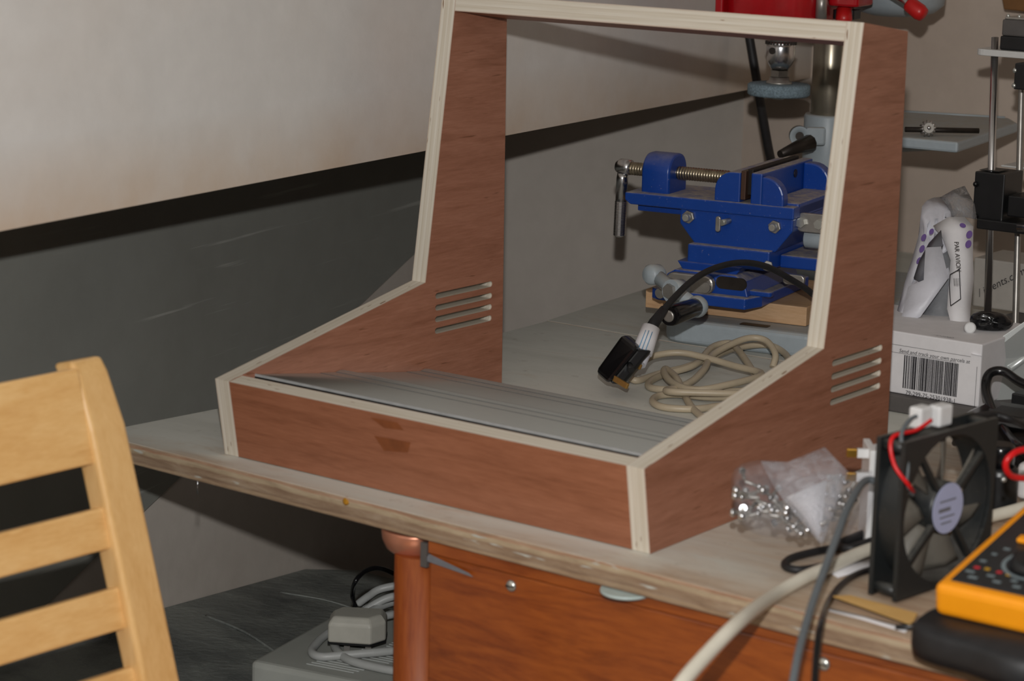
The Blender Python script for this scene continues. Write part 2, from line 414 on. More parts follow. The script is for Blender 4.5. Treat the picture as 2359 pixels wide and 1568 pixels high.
def cable(name, path, r, m, label, cat='cable', group=None, k=7, n=10, parent=None):
    mb = MB().tube(smooth(path, k), r, n)
    if parent: return mb.build(name, m, parent)
    p0 = Vector(path[0]); return tag(mb.build(name, m, at=p0), label, cat, group)
def text_part(name, s, size, m, parent, o, ax, ay, align='LEFT', shear=0.0, lift=0.0005):
    # flat print: baseline origin o, reading direction ax, up direction ay (world)
    cu = bpy.data.curves.new(name, 'FONT'); cu.body = s; cu.size = size; cu.align_x = align; cu.shear = shear; cu.resolution_u = 3
    to = bpy.data.objects.new(name, cu); COL.objects.link(to)
    bpy.context.view_layer.update()
    me = bpy.data.meshes.new_from_object(to.evaluated_get(bpy.context.evaluated_depsgraph_get()))
    bpy.data.objects.remove(to); bpy.data.curves.remove(cu)
    ax = Vector(ax).normalized(); az = ax.cross(Vector(ay)).normalized(); ay = az.cross(ax)
    off = WL.get(parent.name, Vector()); o = Vector(o) + az * lift
    for v in me.vertices: v.co = o + ax * v.co.x + ay * v.co.y - off
    me.materials.clear(); me.materials.append(MT[m]); me.name = name
    ob = bpy.data.objects.new(name, me); COL.objects.link(ob); ob.parent = parent; WL[ob.name] = off
    return ob

# ------------------------------------------------------------------ the setting
def wallx(y): return -0.797 - 0.2 * (y - 0.0028)
struct(MB().prism([(wallx(-2.6), -2.6), (-1.013, 1.08), (-0.86, 1.42), (-0.83, 1.49), (-1.3, 1.49), (-1.3, -2.6)], -0.75, 0.24, 'z').build('wall_left', 'wall_low'))
struct(MB().prism([(-0.535 + 0.122 * 2.6, -2.6), (-0.535 - 0.122 * 1.49, 1.49), (-1.3, 1.49), (-1.3, -2.6)], 0.24, 1.55, 'z', 0, mcap=1).build('wall_upper_left', ['wall_up', 'soffit']))
struct(MB().box(-1.3, 2.6, 1.49, 1.6, -0.75, 1.55).build('wall_back', 'wall_back'))
struct(MB().box(-1.3, 2.6, -2.6, 1.6, -0.85, -0.75).build('floor', 'concrete'))

struct(MB().box(-1.3, 2.6, -2.7, 1.6, 1.55, 1.65).build('ceiling', 'ceiling'))  # unseen ceiling, added to bounce the flash back down
# dark sheet flat on the recessed wall, cut on a slant
_n = Vector((1, 0.2, 0)).normalized()
_poly = [(-1.2, -0.262 - 0.132 * -1.2 + 0.003), (-0.21, -0.235), (-0.06, -0.2735), (1.07, 0.085), (1.07, 0.2385), (-1.2, 0.2385)]
_poly = [(-1.2, -0.10), (-0.15, -0.245), (-0.06, -0.2735), (1.07, 0.085), (1.07, 0.2385), (-1.2, 0.2385)]
_a = [Vector((wallx(y), y, z)) + _n * 0.0008 for y, z in _poly]; _b = [v + _n * 0.004 for v in _a]
_mb = MB().add(_a + _b, [list(range(6)), list(range(11, 5, -1))] + [(i, (i + 1) % 6, 6 + (i + 1) % 6, 6 + i) for i in range(6)])
tag(_mb.build('wall_sheet', 'sheet', at=_a[2]), 'large dark grey sheet flat on the left wall, cut on a slant', 'sheet')

# dusty low ledge under the bench, sloping a little to the back
def ledgez(y): return -0.268 - 0.132 * y
_x0 = lambda y: wallx(y) + 0.001
_p = [(_x0(-0.2), -0.2), (-0.32, -0.2), (-0.32, 0.66), (_x0(0.66) + .05, 0.66), (_x0(0.60), 0.60)]
_t = [Vector((x, y, ledgez(y))) for x, y in _p]; _q = [Vector((x, y, -0.75)) for x, y in _p]
lg = thing('low_ledge', 'dusty dark grey low ledge under the bench beside the wall', 'ledge', (-0.55, 0.2, -0.75))
MB().add(_t + _q, [list(range(5)), list(range(9, 4, -1))] + [(i, (i + 1) % 5, 5 + (i + 1) % 5, 5 + i) for i in range(5)]).build('ledge_block', 'ledge', lg)
for (x0, y0), (x1, y1), wd in (((-0.80, 0.30), (-0.64, 0.245), 0.0035),)[:1] + (((-0.84, 0.47), (-0.72, 0.485), 0.002),):
    a = Vector((x0, y0, ledgez(y0))); b = Vector((x1, y1, ledgez(y1)))
    MB().tube(smooth([a, (a + b) / 2 + Vector((0, 0.006, 0.001)), b], 6), wd * 0.45, 8).build('seam_ridge', 'ledge', lg)

# ------------------------------------------------------------------ workbench top: two boards
BT = 0.021
bench = thing('workbench_top', 'worn grey painted bench top with bare plywood front edge', 'workbench', (0, 0, 0))
def board(poly):
    mb = MB(); n = len(poly)
    mb.prism(poly, -BT, 0.0, 'z', 1, mcap=0)
    return mb.build('board', ['bench', 'bench_edge'], bench, bevel=0.0012)
board([(-0.640, -0.028), (-0.41, -0.0335), (-0.1, -0.040), (0.2, -0.047), (0.95, -0.058), (0.95, 0.722), (-0.632, 0.722), (-0.6145, 0.16), (-0.614, 0.1275), (-0.630, 0.0)])
board([(-0.634, 0.7235), (0.95, 0.7235), (0.95, 1.488), (-0.716, 1.488)])
for (x, y, l) in ((-0.300, -0.0358, 0.03),):
    MB().lathe([(1e-4, 0.0010), (0.003, 0.0007), (0.0040, 0)], (x, y + 0.0002, -0.0035), (0.1, -1, 0.3), 10).build('dried_glue_drip', mat('dried_glue', (168, 118, 30), 0.3), bench)
MB().cyl((-0.48838, -0.0305, -0.034), (-0.48838, -0.0305, -0.018), 0.0006, 6).build('nail_point', 'steel', bench)

# ------------------------------------------------------------------ drawer pedestal
PY = -0.029
px0 = -0.21089
ped = thing('desk_pedestal', 'orange varnished pine pedestal with rounded corner post under the bench', 'desk pedestal', (0.2, 0.2, -0.75))
MB().box(px0, 0.62, PY + 0.004, 0.45, -0.75, -BT - 0.001).build('carcass', 'orange_wood', ped)
MB().box(px0 + 0.004, 0.61, PY - 0.004, PY + 0.004, -0.74, -0.0335).build('front_board', 'orange_wood', ped, bevel=0.002)
MB().box(px0 + 0.004, 0.61, PY - 0.006, PY + 0.004, -0.033, -BT - 0.001).build('top_rail', 'orange_wood', ped, bevel=0.001)
pr = 0.5 * (px0 - -0.25897)
MB().lathe([(pr, -0.75), (pr, -BT - 0.021)], (px0 - pr + 0.003, PY + pr * 0.7, 0), (0, 0, 1), 32).build('corner_post', 'orange_post', ped)
MB().lathe([(pr * 0.9, -0.021), (pr * 1.05, -0.018), (pr * 1.2, -0.010), (pr * 1.24, -0.003), (pr * 1.22, 0.0)], (px0 - pr * 1.38, PY + pr * 0.9, -BT - 0.002), (0, 0, 1), 32).build('copper_cap', 'copper', ped)['label'] = 'dull copper cap'
MB().obox((px0 - 0.003, PY - 0.0075, -0.046), (0.007, 0, 0), (0, 0.004, 0), (0, 0, 0.022)).build('paint_smear', 'dark_board', ped)
MB().add([(px0 + 0.002, PY - 0.0068, -0.0400), (px0 + 0.055, PY - 0.0068, -0.0440), (px0 + 0.050, PY - 0.0068, -0.0412), (px0 + 0.006, PY - 0.0068, -0.0330)], [(0, 1, 2, 3)]).build('paint_smear', mat('grey_paint_smear', (112, 114, 120), 0.6), ped)
for x, z, r in ((-0.11709, -0.043917, 0.0052), (0.18493, -0.042456, 0.0056), (0.10597, -0.031424, 0.003)):
    so = MB().lathe([(r, 0), (r * 0.95, 0.0012), (r * 0.6, 0.0026), (1e-5, 0.003)], (x, PY - 0.0042, z), (0, -1, 0), 18).build('screw_head', 'screw', ped)
    MB().box(x - r * 0.8, x + r * 0.8, PY - 0.0074, PY - 0.0066, z - r * 0.13, z + r * 0.13).build('slot', 'iron', so)
_lx = 0.00039377
tag(MB().lathe([(0.021, 0), (0.0215, 0.0012), (0.021, 0.0028)], (_lx, -0.0345, -BT - 0.0032), (0, 0, 1), 40).build('round_lid', 'white_lid', at=(_lx, -0.0345, -BT - 0.0032)), 'thin pale round lid wedged under the bench front edge', 'lid')

# ------------------------------------------------------------------ arcade cabinet carcass
T = 0.018; W = 0.4823
PROF = [(0.0, 0.0), (-0.0130, 0.0751), (0.2758, 0.1295), (0.3184, 0.4211), (0.4034, 0.4092), (0.4093, 0.0)]
def slot_loop(y0, y1, z, r, n=8):
    pts = [(y1 - r + r * math.sin(PI * i / n), z + r * math.cos(PI * i / n)) for i in range(n + 1)]
    return pts + [(y0 + r - r * math.sin(PI * i / n), z - r * math.cos(PI * i / n)) for i in range(n + 1)]
def panel(name, outer, holes, t, parent, face='veneer'):
    # flat board: outline in local (y, z), thickness along local x 0..t
    bm = bmesh.new()
    for loop in [outer] + holes:
        vs = [bm.verts.new((0, y, z)) for y, z in loop]
        for i in range(len(vs)): bm.edges.new((vs[i], vs[(i + 1) % len(vs)]))
    bmesh.ops.triangle_fill(bm, use_beauty=True, use_dissolve=False, edges=bm.edges[:])
    g = bmesh.ops.extrude_face_region(bm, geom=bm.faces[:])
    bmesh.ops.translate(bm, verts=[e for e in g['geom'] if isinstance(e, bmesh.types.BMVert)], vec=(t, 0, 0))
    bmesh.ops.recalc_face_normals(bm, faces=bm.faces)
    for f in bm.faces: f.material_index = 0 if abs(f.normal.x) > 0.9 else 1
    me = bpy.data.meshes.new(name); bm.to_mesh(me); bm.free()
    me.materials.append(MT[face]); me.materials.append(MT['ply'])
    o = bpy.data.objects.new(name, me); COL.objects.link(o); o.parent = parent
    return o
cab = thing('arcade_cabinet', 'unfinished brown plywood tabletop arcade cabinet with pale cut edges', 'cabinet', (-0.24, 0.2, 0.0004))
slots = [slot_loop(0.2925, 0.3885, z, 0.0031) for z in (0.1130, 0.1005, 0.0884, 0.0762)]
sp = []
for x in (-W, -T):
    o = panel('side_panel', PROF, slots, T, cab); o.location = (x + 0.24, -0.2, 0.0); sp.append(o)
def board_on(name, p0, p1, thick_dir, parent, face='veneer'):
    # board between the side panels: cross-section from p0 to p1 in (y,z), thickness T along thick_dir
    L = W - 2 * T; e = Vector((0, p1[0] - p0[0], p1[1] - p0[1])); h = e.length; e.normalize()
    td = Vector((0, thick_dir[0], thick_dir[1])); td = (td - e * td.dot(e)).normalized()
    o = panel(name, [(0, 0), (L, 0), (L, h), (0, h)], [], T, parent, face)
    m = Matrix((td, Vector((1, 0, 0)), e)).transposed().to_4x4()
    m.translation = Vector((-W + T, p0[0], p0[1])) - Vector((-0.24, 0.2, 0.0))
    o.matrix_local = m
    return o
fp = board_on('front_panel', (0.0, 0.0005), (-0.01295, 0.0748), (1, 0.2), cab, 'veneer_front')
tp = board_on('top_panel', (0.3184, 0.4211), (0.4030, 0.4093), (0, -1), cab)
# glue stains on the front panel, glue-block stub at its left end
def stain(pts):
    mb = MB(); A = Vector((0, 0.0, 0.0005)); B = Vector((0, -0.01295, 0.0748)); e = (B - A).normalized(); nn = Vector((0, -e.z, e.y)).normalized()
    if nn.y > 0: nn = -nn
    vs = [Vector((x, 0, 0)) + A + (B - A) * k + nn * 0.0003 for x, k in pts]
    mb.add(vs, [list(range(len(vs)))]); s = mb.build('glue_stain', 'stain', cab); return s
_nf = (0, -0.98515, -0.1717)
stain([(-0.29075, 0.70393), (-0.28082, 0.53551), (-0.25293, 0.58149), (-0.24864, 0.72242)])
stain([(-0.29299, 0.93409), (-0.27791, 0.83266), (-0.25526, 0.85857), (-0.26191, 0.94058)])
MB().box(-W + T + 0.0002, -W + T + 0.006, 0.006, 0.016, 0.07, 0.0795).build('glue_block', 'veneer', cab)

# ------------------------------------------------------------------ ribbed aluminium panel lying inside
def rib_section():
    # (s, h): along the sheet from front to back, height normal to it
    out = [(0.0, -0.016), (0.0, 0.0008), (0.0015, 0.0012), (0.004, 0.0)]; pitch = 0.134
    for k in range(2):
        s0 = 0.004 + k * pitch
        out += [(s0 + 0.094, 0.0), (s0 + 0.0942, -0.0014), (s0 + 0.0956, -0.0014), (s0 + 0.0958, 0.0003), (s0 + 0.117, 0.0008), (s0 + 0.1172, -0.0006), (s0 + 0.1184, -0.0006), (s0 + 0.1186, 0.0012), (s0 + 0.125, 0.0030), (s0 + 0.131, 0.0028), (s0 + pitch, 0.0)]
    s, h = out[-1]; out[-1] = (s, -0.010)
    return out
sec = rib_section(); A = Vector((0, 0.0155, 0.0780)); B = Vector((0, 0.285, 0.0355)); e = (B - A).normalized(); nn = Vector((0, -e.z, e.y))
top = [A + e * s + nn * h for s, h in sec]; bot = [v - nn * 0.002 for v in top]
N = len(sec); x0, x1 = -W + T + 0.001, -T - 0.001
vs = [Vector((x, v.y, v.z)) for x in (x0, x1) for v in top + bot]
fs = []
for i in range(N - 1):
    fs += [(i, i + 1, 2 * N + i + 1, 2 * N + i), (N + i, 3 * N + i, 3 * N + i + 1, N + i + 1), (i, N + i, N + i + 1, i + 1), (2 * N + i, 2 * N + i + 1, 3 * N + i + 1, 3 * N + i)]
fs += [(0, 2 * N, 3 * N, N), (N - 1, 2 * N - 1, 4 * N - 1, 3 * N - 1)]
tray = thing('ribbed_panel', 'ribbed grey aluminium panel lying inside the plywood cabinet', 'metal panel', (-0.24, 0.15, 0.03))
_tm = MB().add(vs, fs)
for i in range(N - 1):
    if 1 < i < N - 2 and min(sec[i][1], sec[i + 1][1]) < -0.0004: _tm.m[4 * i] = 1  # groove faces take the darker colour painted as their shade
    elif i in (0, 1) or (sec[i][1] > 0.0020 and sec[i + 1][1] > 0.0020): _tm.m[4 * i] = 2
_tm.build('sheet', ['alu_brushed', 'groove_shade', 'lip'], tray)
for yy in (0.10, 0.262): MB().box(-0.40, -0.06, yy, yy + 0.012, 0.0, A.z + (yy - A.y) * (B.z - A.z) / (B.y - A.y) - 0.0035).build('support_batten', 'pine', tray)

# ------------------------------------------------------------------ slatted chair, seen from its seat side
cs = Vector((0.035, 1.0, 0)).normalized(); cw = Vector((-0.0662, 0.0, 0.2597)).normalized(); cn = cs.cross(cw).normalized()
if cn.x < 0: cn = -cn
chair = thing('slatted_chair', 'pale lacquered beech chair with slatted back in the foreground', 'chair', (-0.12, -0.52, -0.75))
TR = Vector((-0.34589, -0.26786, 0.1638)); SW = 0.038; ST = 0.024
def cpt(a, b, c): return TR + cs * a + cw * b + cn * c       # a along back, b up along lean, c towards seat
def stile(a1, name='stile'):
    mb = MB(); prof = [(-0.62, 0.07), (-0.45, 0.02), (-0.30, 0.004), (-0.16, 0.0), (-0.06, -0.003), (-0.015, -0.008), (-0.002, -0.012)]
    vs = []
    for b, c in prof:
        sh = 0.006 * max(0, (b + 0.10) / 0.1) ** 2
        vs += [cpt(a1 - SW + 0.0, b, c), cpt(a1 - sh, b, c), cpt(a1 - sh, b, c - ST), cpt(a1 - SW, b, c - ST)]
    n = len(prof); fs = [(4 * i + j, 4 * i + (j + 1) % 4, 4 * i + 4 + (j + 1) % 4, 4 * i + 4 + j) for i in range(n - 1) for j in range(4)] + [(3, 2, 1, 0), tuple(4 * (n - 1) + k for k in range(4))]
    return mb.add(vs, fs).build(name, 'chair_post', chair, bevel=0.004, seg=3)
stile(0.0); stile(-0.40)
def slat(b0, b1, name):
    mb = MB(); L0, L1 = -0.40, -SW + 0.003; vs = []; K = 8
    for i in range(K + 1):
        t = i / K; a = L0 + (L1 - L0) * t; bow = -0.012 * math.sin(PI * t)
        for b, c in ((b0, 0), (b1, 0), (b1, -0.013), (b0, -0.013)): vs.append(cpt(a, b, c - 0.007 + bow))
    fs = [(4 * i + j, 4 * i + 4 + j, 4 * i + 4 + (j + 1) % 4, 4 * i + (j + 1) % 4) for i in range(K) for j in range(4)] + [(0, 1, 2, 3), (4 * K + 3, 4 * K + 2, 4 * K + 1, 4 * K)]
    mb.add(vs, fs).build(name, 'chair', chair, bevel=0.0025)
slat(-0.086, -0.008, 'top_rail')
for k in range(5): slat(-0.1555 - 0.0655 * k, -0.1215 - 0.0655 * k, 'slat')
s0 = cpt(-0.40, -0.49, 0.03)
MB().obox(s0, cs * 0.40, Vector((0.40, 0, 0)), Vector((0, 0, 0.025))).build('seat', 'chair', chair, bevel=0.006)
for a in (-0.40, -0.036):
    q = cpt(a, -0.60, 0.05)
    MB().obox((q.x - 0.02, q.y, -0.75), (0.034, 0, 0), (0, 0.034, 0), (0, 0, q.z + 0.75)).build('leg', 'chair_post', chair)
    MB().obox((s0.x + 0.35, q.y, -0.75), (0.034, 0, 0), (0, 0.034, 0), (0, 0, s0.z + 0.75)).build('leg', 'chair_post', chair)

# ------------------------------------------------------------------ drill press (base on the bench, head above the cabinet)
DO = (-0.4535, 0.7175, 0.0004); DA = 9.65
dp = thing('drill_press', 'small bench drill press with grey base, steel column and red head', 'drill press', DO, R(DA), world=False)
_cx, _cy = 0.050889, 0.37803
def rrect(x0, x1, y0, y1, r, n=5):
    out = []
    for cx, cy, a0 in ((x1 - r, y0 + r, -90), (x1 - r, y1 - r, 0), (x0 + r, y1 - r, 90), (x0 + r, y0 + r, 180)):
        out += [(cx + r * math.cos(R(a0 + 90 * i / n)), cy + r * math.sin(R(a0 + 90 * i / n))) for i in range(n + 1)]
    return out
MB().prism(rrect(-0.012, 0.20, 0.0, 0.46, 0.03), 0.0, 0.029, 'z').build('base', 'grey_enamel', dp, bevel=0.006, seg=3)
MB().prism(rrect(0.085, 0.12, 0.010, 0.024, 0.003), 0.0285, 0.0295, 'z').build('base_slot_shade', 'iron', dp)  # thin dark plate whose colour stands in for the slot's shade
MB().lathe([(0.05, 0.028), (0.045, 0.04), (0.034, 0.05), (0.034, 0.09)], (_cx, _cy, 0), (0, 0, 1), 32).build('column_flange', 'grey_enamel', dp)
MB().lathe([(0.0228, 0.04), (0.0228, 0.52)], (_cx, _cy, 0), (0, 0, 1), 32).build('column', 'column', dp)
_zt = 0.23837; _zb = 0.16801
cl = MB().lathe([(0.030, _zb), (0.0305, _zb + 0.003), (0.0305, _zt - 0.003), (0.029, _zt)], (_cx, _cy, 0), (0, 0, 1), 32).build('table_collar', 'grey_enamel', dp)
# clamp lug with a hole, and its lever
lug = Vector((0.033894, 0.32088, 0.21458))
_lu = Vector((math.cos(R(38.0 - DA)) * -1, math.sin(R(38.0 - DA)) * -1, 0))   # roughly across the view
_vd = Vector((-math.sin(R(36.7 - DA)), math.cos(R(36.7 - DA)), 0))
_ring = MB().lathe([(0.0125, -0.006), (0.0125, 0.006), (0.0055, 0.006), (0.0055, -0.006), (0.0125, -0.006)], lug, _vd, 24, 0, True, False)
_ring.build('clamp_lug', 'grey_enamel', cl)
MB().lathe([(0.0056, -0.005), (0.0056, 0.004)], lug, _vd, 16).build('lug_bore', 'iron', cl)
MB().obox(lug + Vector((0.010, -0.002, -0.0115)), (0.022, 0.012, 0), (-0.004, 0.008, 0), (0, 0, 0.023)).build('lug_web', 'grey_enamel', cl, bevel=0.003)
MB().tube([Vector((0.053572, 0.30643, 0.20819)), Vector((0.046525, 0.27912, 0.20495)), Vector((0.036199, 0.24937, 0.19851))], [0.011, 0.008, 0.005], 10).build('clamp_lever', 'iron', cl)
# swung-out table
_tz = 0.22819
_tp = [(0.15455, 0.28329), (0.25421, 0.27578), (0.25732, 0.53014), (0.23294, 0.57825), (0.080624, 0.55807), (0.065375, 0.42584)]
tb = MB().prism(_tp, _tz - 0.0135, _tz, 'z').build('table', 'grey_enamel', dp, bevel=0.003)
MB().tube([Vector((_cx, _cy, _tz - 0.03)), Vector((sum(q[0] for q in _tp) / 6, sum(q[1] for q in _tp) / 6, _tz - 0.02))], 0.014, 12).build('table_arm', 'grey_enamel', dp)
_e0 = Vector((*_tp[4], _tz)); _e1 = Vector((*_tp[3], _tz))
MB().tube([_e0 + (_e1 - _e0) * 0.02 + Vector((0, -0.004, 0)), _e1 + (_e0 - _e1) * 0.03 + Vector((0, -0.004, 0))], 0.0022, 8).build('rim', 'grey_enamel', tb)
# head, quill, chuck and grinding wheel
_wx, _wy, _wz = (0.017738, 0.28338, 0.28428)
_k = 2.95 / 5420
def zz(py): return _wz + (190 - py) * _k / 0.978
hd = MB().prism(rrect(_wx - 0.068, _wx + 0.052, _wy - 0.045, _cy + 0.05, 0.03, 6), zz(58), zz(58) + 0.17, 'z', 0, True).build('head', 'red', dp, bevel=0.004)
MB().prism(rrect(_wx - 0.071, _wx - 0.060, _wy - 0.05, _wy + 0.02, 0.003), zz(56), zz(56) + 0.16, 'z').build('belt_guard_edge', 'red', hd)
MB().prism(rrect(_wx + 0.058, _wx + 0.098, _wy - 0.0, _wy + 0.06, 0.006), zz(14), zz(14) + 0.09, 'z').build('switch_box', 'red', hd, bevel=0.003)
MB().lathe([(0.007, zz(40)), (0.007, zz(-20))], (_wx + 0.058, _wy - 0.02, 0), (0, 0, 1), 14).build('depth_stop', 'steel_dull', hd)
MB().prism(rrect(_wx + 0.058, _wx + 0.086, _wy + 0.02, _wy + 0.05, 0.004), zz(44), zz(24), 'z').build('pinion_boss', 'black', hd)
MB().lathe([(0.014, zz(100)), (0.014, zz(40))], (_wx, _wy, 0), (0, 0, 1), 20).build('quill', 'steel_dull', dp)
ch = MB().lathe([(0.0182, zz(98)), (0.0185, zz(106)), (0.0180, zz(108)), (0.0182, zz(110)), (0.0182, zz(138)), (0.0150, zz(150)), (0.0100, zz(162))][::-1], (_wx, _wy, 0), (0, 0, 1), 32).build('chuck', 'steel', dp)
mb = MB()
for i in range(26):
    a = 2 * PI * i / 26; mb.obox((_wx + 0.0186 * math.cos(a) - 0.001, _wy + 0.0186 * math.sin(a) - 0.001, zz(105)), (0.002, 0, 0), (0, 0.002, 0), (0, 0, 0.004))
g = mb.build('chuck_teeth', 'iron', ch)
MB().lathe([(0.0042, 0.0), (0.0042, 0.0015)], (_wx - 0.004, _wy - 0.0180, zz(118)), (0, -1, 0), 14).build('key_hole', 'iron', ch)
MB().lathe([(0.0118, zz(177)), (0.0118, zz(163))], (_wx, _wy, 0), (0, 0, 1), 6, 0, False).build('arbor_nut', 'steel_dull', dp)
wh = MB().lathe([(0.037, zz(220)), (0.0393, zz(216)), (0.0393, zz(196)), (0.037, zz(193)), (0.020, zz(193))], (_wx, _wy, 0), (0, 0, 1), 48).build('grinding_wheel', 'stone', dp)
MB().lathe([(0.017, zz(193)), (0.016, zz(189)), (0.013, zz(186)), (0.012, zz(178))], (_wx, _wy, 0), (0, 0, 1), 32).build('flange_washer', 'steel_dull', wh)
MB().lathe([(0.0001, zz(230)), (0.006, zz(229)), (0.0088, zz(225)), (0.0088, zz(219))], (_wx, _wy, 0), (0, 0, 1), 16).build('arbor_bolt', 'screw', wh)
# feed handle spokes with red grips
hub = Vector((0.10207, 0.35686, 0.41195))
for a, b in ((Vector((0.089496, 0.30832, 0.37972)), Vector((0.094668, 0.295, 0.36095))), (Vector((0.16546, 0.3261, 0.38812)), Vector((0.18735, 0.32256, 0.37461)))):
    sp_ = MB().tube([hub, a, (a + b) / 2], 0.0052, 12).build('feed_spoke', 'steel', dp)
    MB().tube([a, a + (b - a) * 0.1, a + (b - a) * 0.75, b, b + (b - a) * 0.06], [0.008, 0.0098, 0.0105, 0.0085, 0.003], 14).build('grip', 'red_grip', sp_)
MB().lathe([(0.016, -0.02), (0.016, 0.05)], hub, Vector((-0.9, 0.3, 0)), 20).build('feed_hub', 'steel_dull', dp)
# motor behind, rounded grey bell
_mx, _my, _mz = (0.10574, 0.46145, 0.3616)
MB().lathe([(0.0001, 0.0), (0.030, 0.001), (0.050, 0.006), (0.062, 0.016), (0.063, 0.03), (0.063, 0.14)], (_mx, _my, _mz), (0, 0, 1), 40).build('motor', 'grey_enamel', dp)
MB().obox((min(_cx, _mx), _cy - 0.02, _mz + 0.05), (abs(_mx - _cx) + 0.01, 0, 0), (0, 0.05, 0), (0, 0, 0.05)).build('motor_mount', 'iron', dp)
# mains lead dropping behind the wheel
cable('hanging_mains_lead', [(-0.6562, 1.2031, 0.33377), (-0.64461, 1.201, 0.29352), (-0.63482, 1.1992, 0.25901), (-0.61298, 1.1798, 0.22099), (-0.58267, 1.1515, 0.17338), (-0.54248, 1.1076, 0.13524), (-0.6149, 1.2712, 0.0065)], 0.0062, 'black_soft', 'black mains lead hanging behind the grinding wheel')
# chuck key on the table
_kz = 0.22819
ck = thing('chuck_key', 'steel chuck key with toothed head lying on the drill table', 'chuck key', (-0.33238, 1.1184, 0.22819))
MB().tube([(-0.33021, 1.0493, 0.23519), (-0.25913, 1.1083, 0.23519)], 0.0034, 12).build('bar', 'iron', ck)
_kc = Vector((-0.3006, 1.0526, 0.23869)); _ka = Vector((0.584, -0.78464, 0.20806)); _ka.z = 0.25
MB().lathe([(0.0062, 0.006), (0.0080, 0.003), (0.0072, -0.004), (0.0055, -0.010)], _kc, _ka, 24).build('bevel_gear', 'steel_dull', ck)
t_ = _ka.normalized().orthogonal().normalized(); u_ = _ka.normalized().cross(t_); mb = MB()
for i in range(12):
    a = 2 * PI * i / 12; d_ = t_ * math.cos(a) + u_ * math.sin(a); mb.tube([_kc + d_ * 0.0065 + _ka.normalized() * 0.004, _kc + d_ * 0.0098 - _ka.normalized() * 0.002], 0.0013, 6)
mb.build('gear_teeth', 'steel', ck)
MB().ball(_kc + _ka.normalized() * 0.0065, 0.0028).build('pilot', 'steel', ck)

# ------------------------------------------------------------------ plywood block on the base
VO = (-0.507, 0.749, 0.0525)
blk = tag(MB().box(0, 0.204, 0, 0.17, -0.0225, 0).build('plywood_block', 'pine', bevel=0.001), 'pale plywood block under the blue vise', 'wooden block')
blk.location = VO; blk.rotation_euler = (0, 0, R(DA))
# ------------------------------------------------------------------ cross-slide vise, local (u, v, w)
vs_ = thing('cross_slide_vise', 'dusty blue cross-slide drill vise with chrome handle', 'vise', (VO[0], VO[1], VO[2] + 0.0004), R(DA), world=False)
def vpart(mb, name, m='blue', bevel=0.0015, parent=None): return mb.build(name, m, parent or vs_, bevel=bevel)
# lower base
vpart(MB().prism([(0.030, -0.050), (0.040, -0.058), (0.150, -0.058), (0.160, -0.030), (0.160, 0.125), (0.030, 0.125)], 0.0, 0.013, 'z'), 'base_flange')
vpart(MB().prism([(0.040, 0.012), (0.148, 0.012), (0.143, 0.030), (0.132, 0.036), (0.056, 0.036), (0.046, 0.030)], -0.045, 0.12, 'y'), 'lower_slide')
vpart(MB().prism([(0.062, 0.0345), (0.128, 0.0345), (0.136, 0.045), (0.054, 0.045)], -0.036, 0.118, 'y'), 'dovetail', 'blue_clean')
vpart(MB().prism(rrect(0.142, 0.172, -0.035, -0.022, 0.004), 0.013, 0.019, 'z'), 'mounting_ear')
vpart(MB().prism(rrect(0.108, 0.146, 0.0195, 0.034, 0.007), -0.0458, -0.044, 'y'), 'gib_recess_shade', 'iron', 0)  # flat dark patch painting the shade inside the recess
# middle saddle
vpart(MB().box(0.066, 0.168, -0.034, 0.10, 0.043, 0.066), 'saddle', bevel=0.002)
vpart(MB().box(0.168, 0.215, 0.0, 0.085, 0.043, 0.058), 'saddle_wing', bevel=0.002)
# upper saddle with chamfered flanks
vpart(MB().prism([(0.050, 0.104), (0.050, 0.087), (0.070, 0.064), (0.170, 0.064), (0.190, 0.090), (0.190, 0.104)], -0.022, 0.085, 'y'), 'upper_saddle')
# top bed
vpart(MB().prism([(-0.020, 0.109), (-0.013, 0.104), (0.192, 0.104), (0.192, 0.118), (-0.020, 0.118)], -0.026, 0.075, 'y'), 'bed')
vpart(MB().box(-0.012, 0.052, -0.006, 0.06, 0.094, 0.1045), 'bed_rail', 'blue_clean')
vpart(MB().cyl((0.030, 0.02, 0.096), (0.052, 0.02, 0.096), 0.0045), 'leadscrew_end', 'thread', 0)
# end post
vpart(MB().prism(rrect(-0.012, 0.042, 0.100, 0.163, 0.022, 8), -0.006, 0.030, 'x', 0, True), 'end_post', 'blue_clean', 0.003)
# screw (ridged) and handle
prof = []; L0, L1 = -0.034, 0.098; pitch = 0.0034; n = int((L1 - L0) / pitch)
for i in range(n):
    h = L0 + i * pitch; prof += [(0.0066, h), (0.0080, h + pitch * 0.3), (0.0080, h + pitch * 0.6)]
prof.append((0.0066, L1))
vpart(MB().lathe(prof, (0, 0.014, 0.1405), (1, 0, 0), 20), 'screw_thread', 'thread', 0)
hb = vpart(MB().lathe([(0.0001, -0.0515), (0.006, -0.050), (0.0095, -0.045), (0.0098, -0.036), (0.0088, -0.030)], (0, 0.014, 0.1415), (1, 0, 0), 20), 'handle_boss', 'steel', 0)
vpart(MB().lathe([(0.0062, -0.006), (0.0070, -0.012), (0.0070, -0.040)], (-0.040, 0.010, 0.1405), (0.02, 0, 1), 20), 'handle_bar', 'steel', 0)
kn = []
for i in range(22):
    h = -0.040 - i * 0.0019; kn += [(0.0070, h), (0.0077, h - 0.0009)]
kn.append((0.0050, -0.083))
vpart(MB().lathe(kn, (-0.040, 0.010, 0.1405), (0.02, 0, 1), 14, 0, False), 'knurled_grip', 'steel', 0)
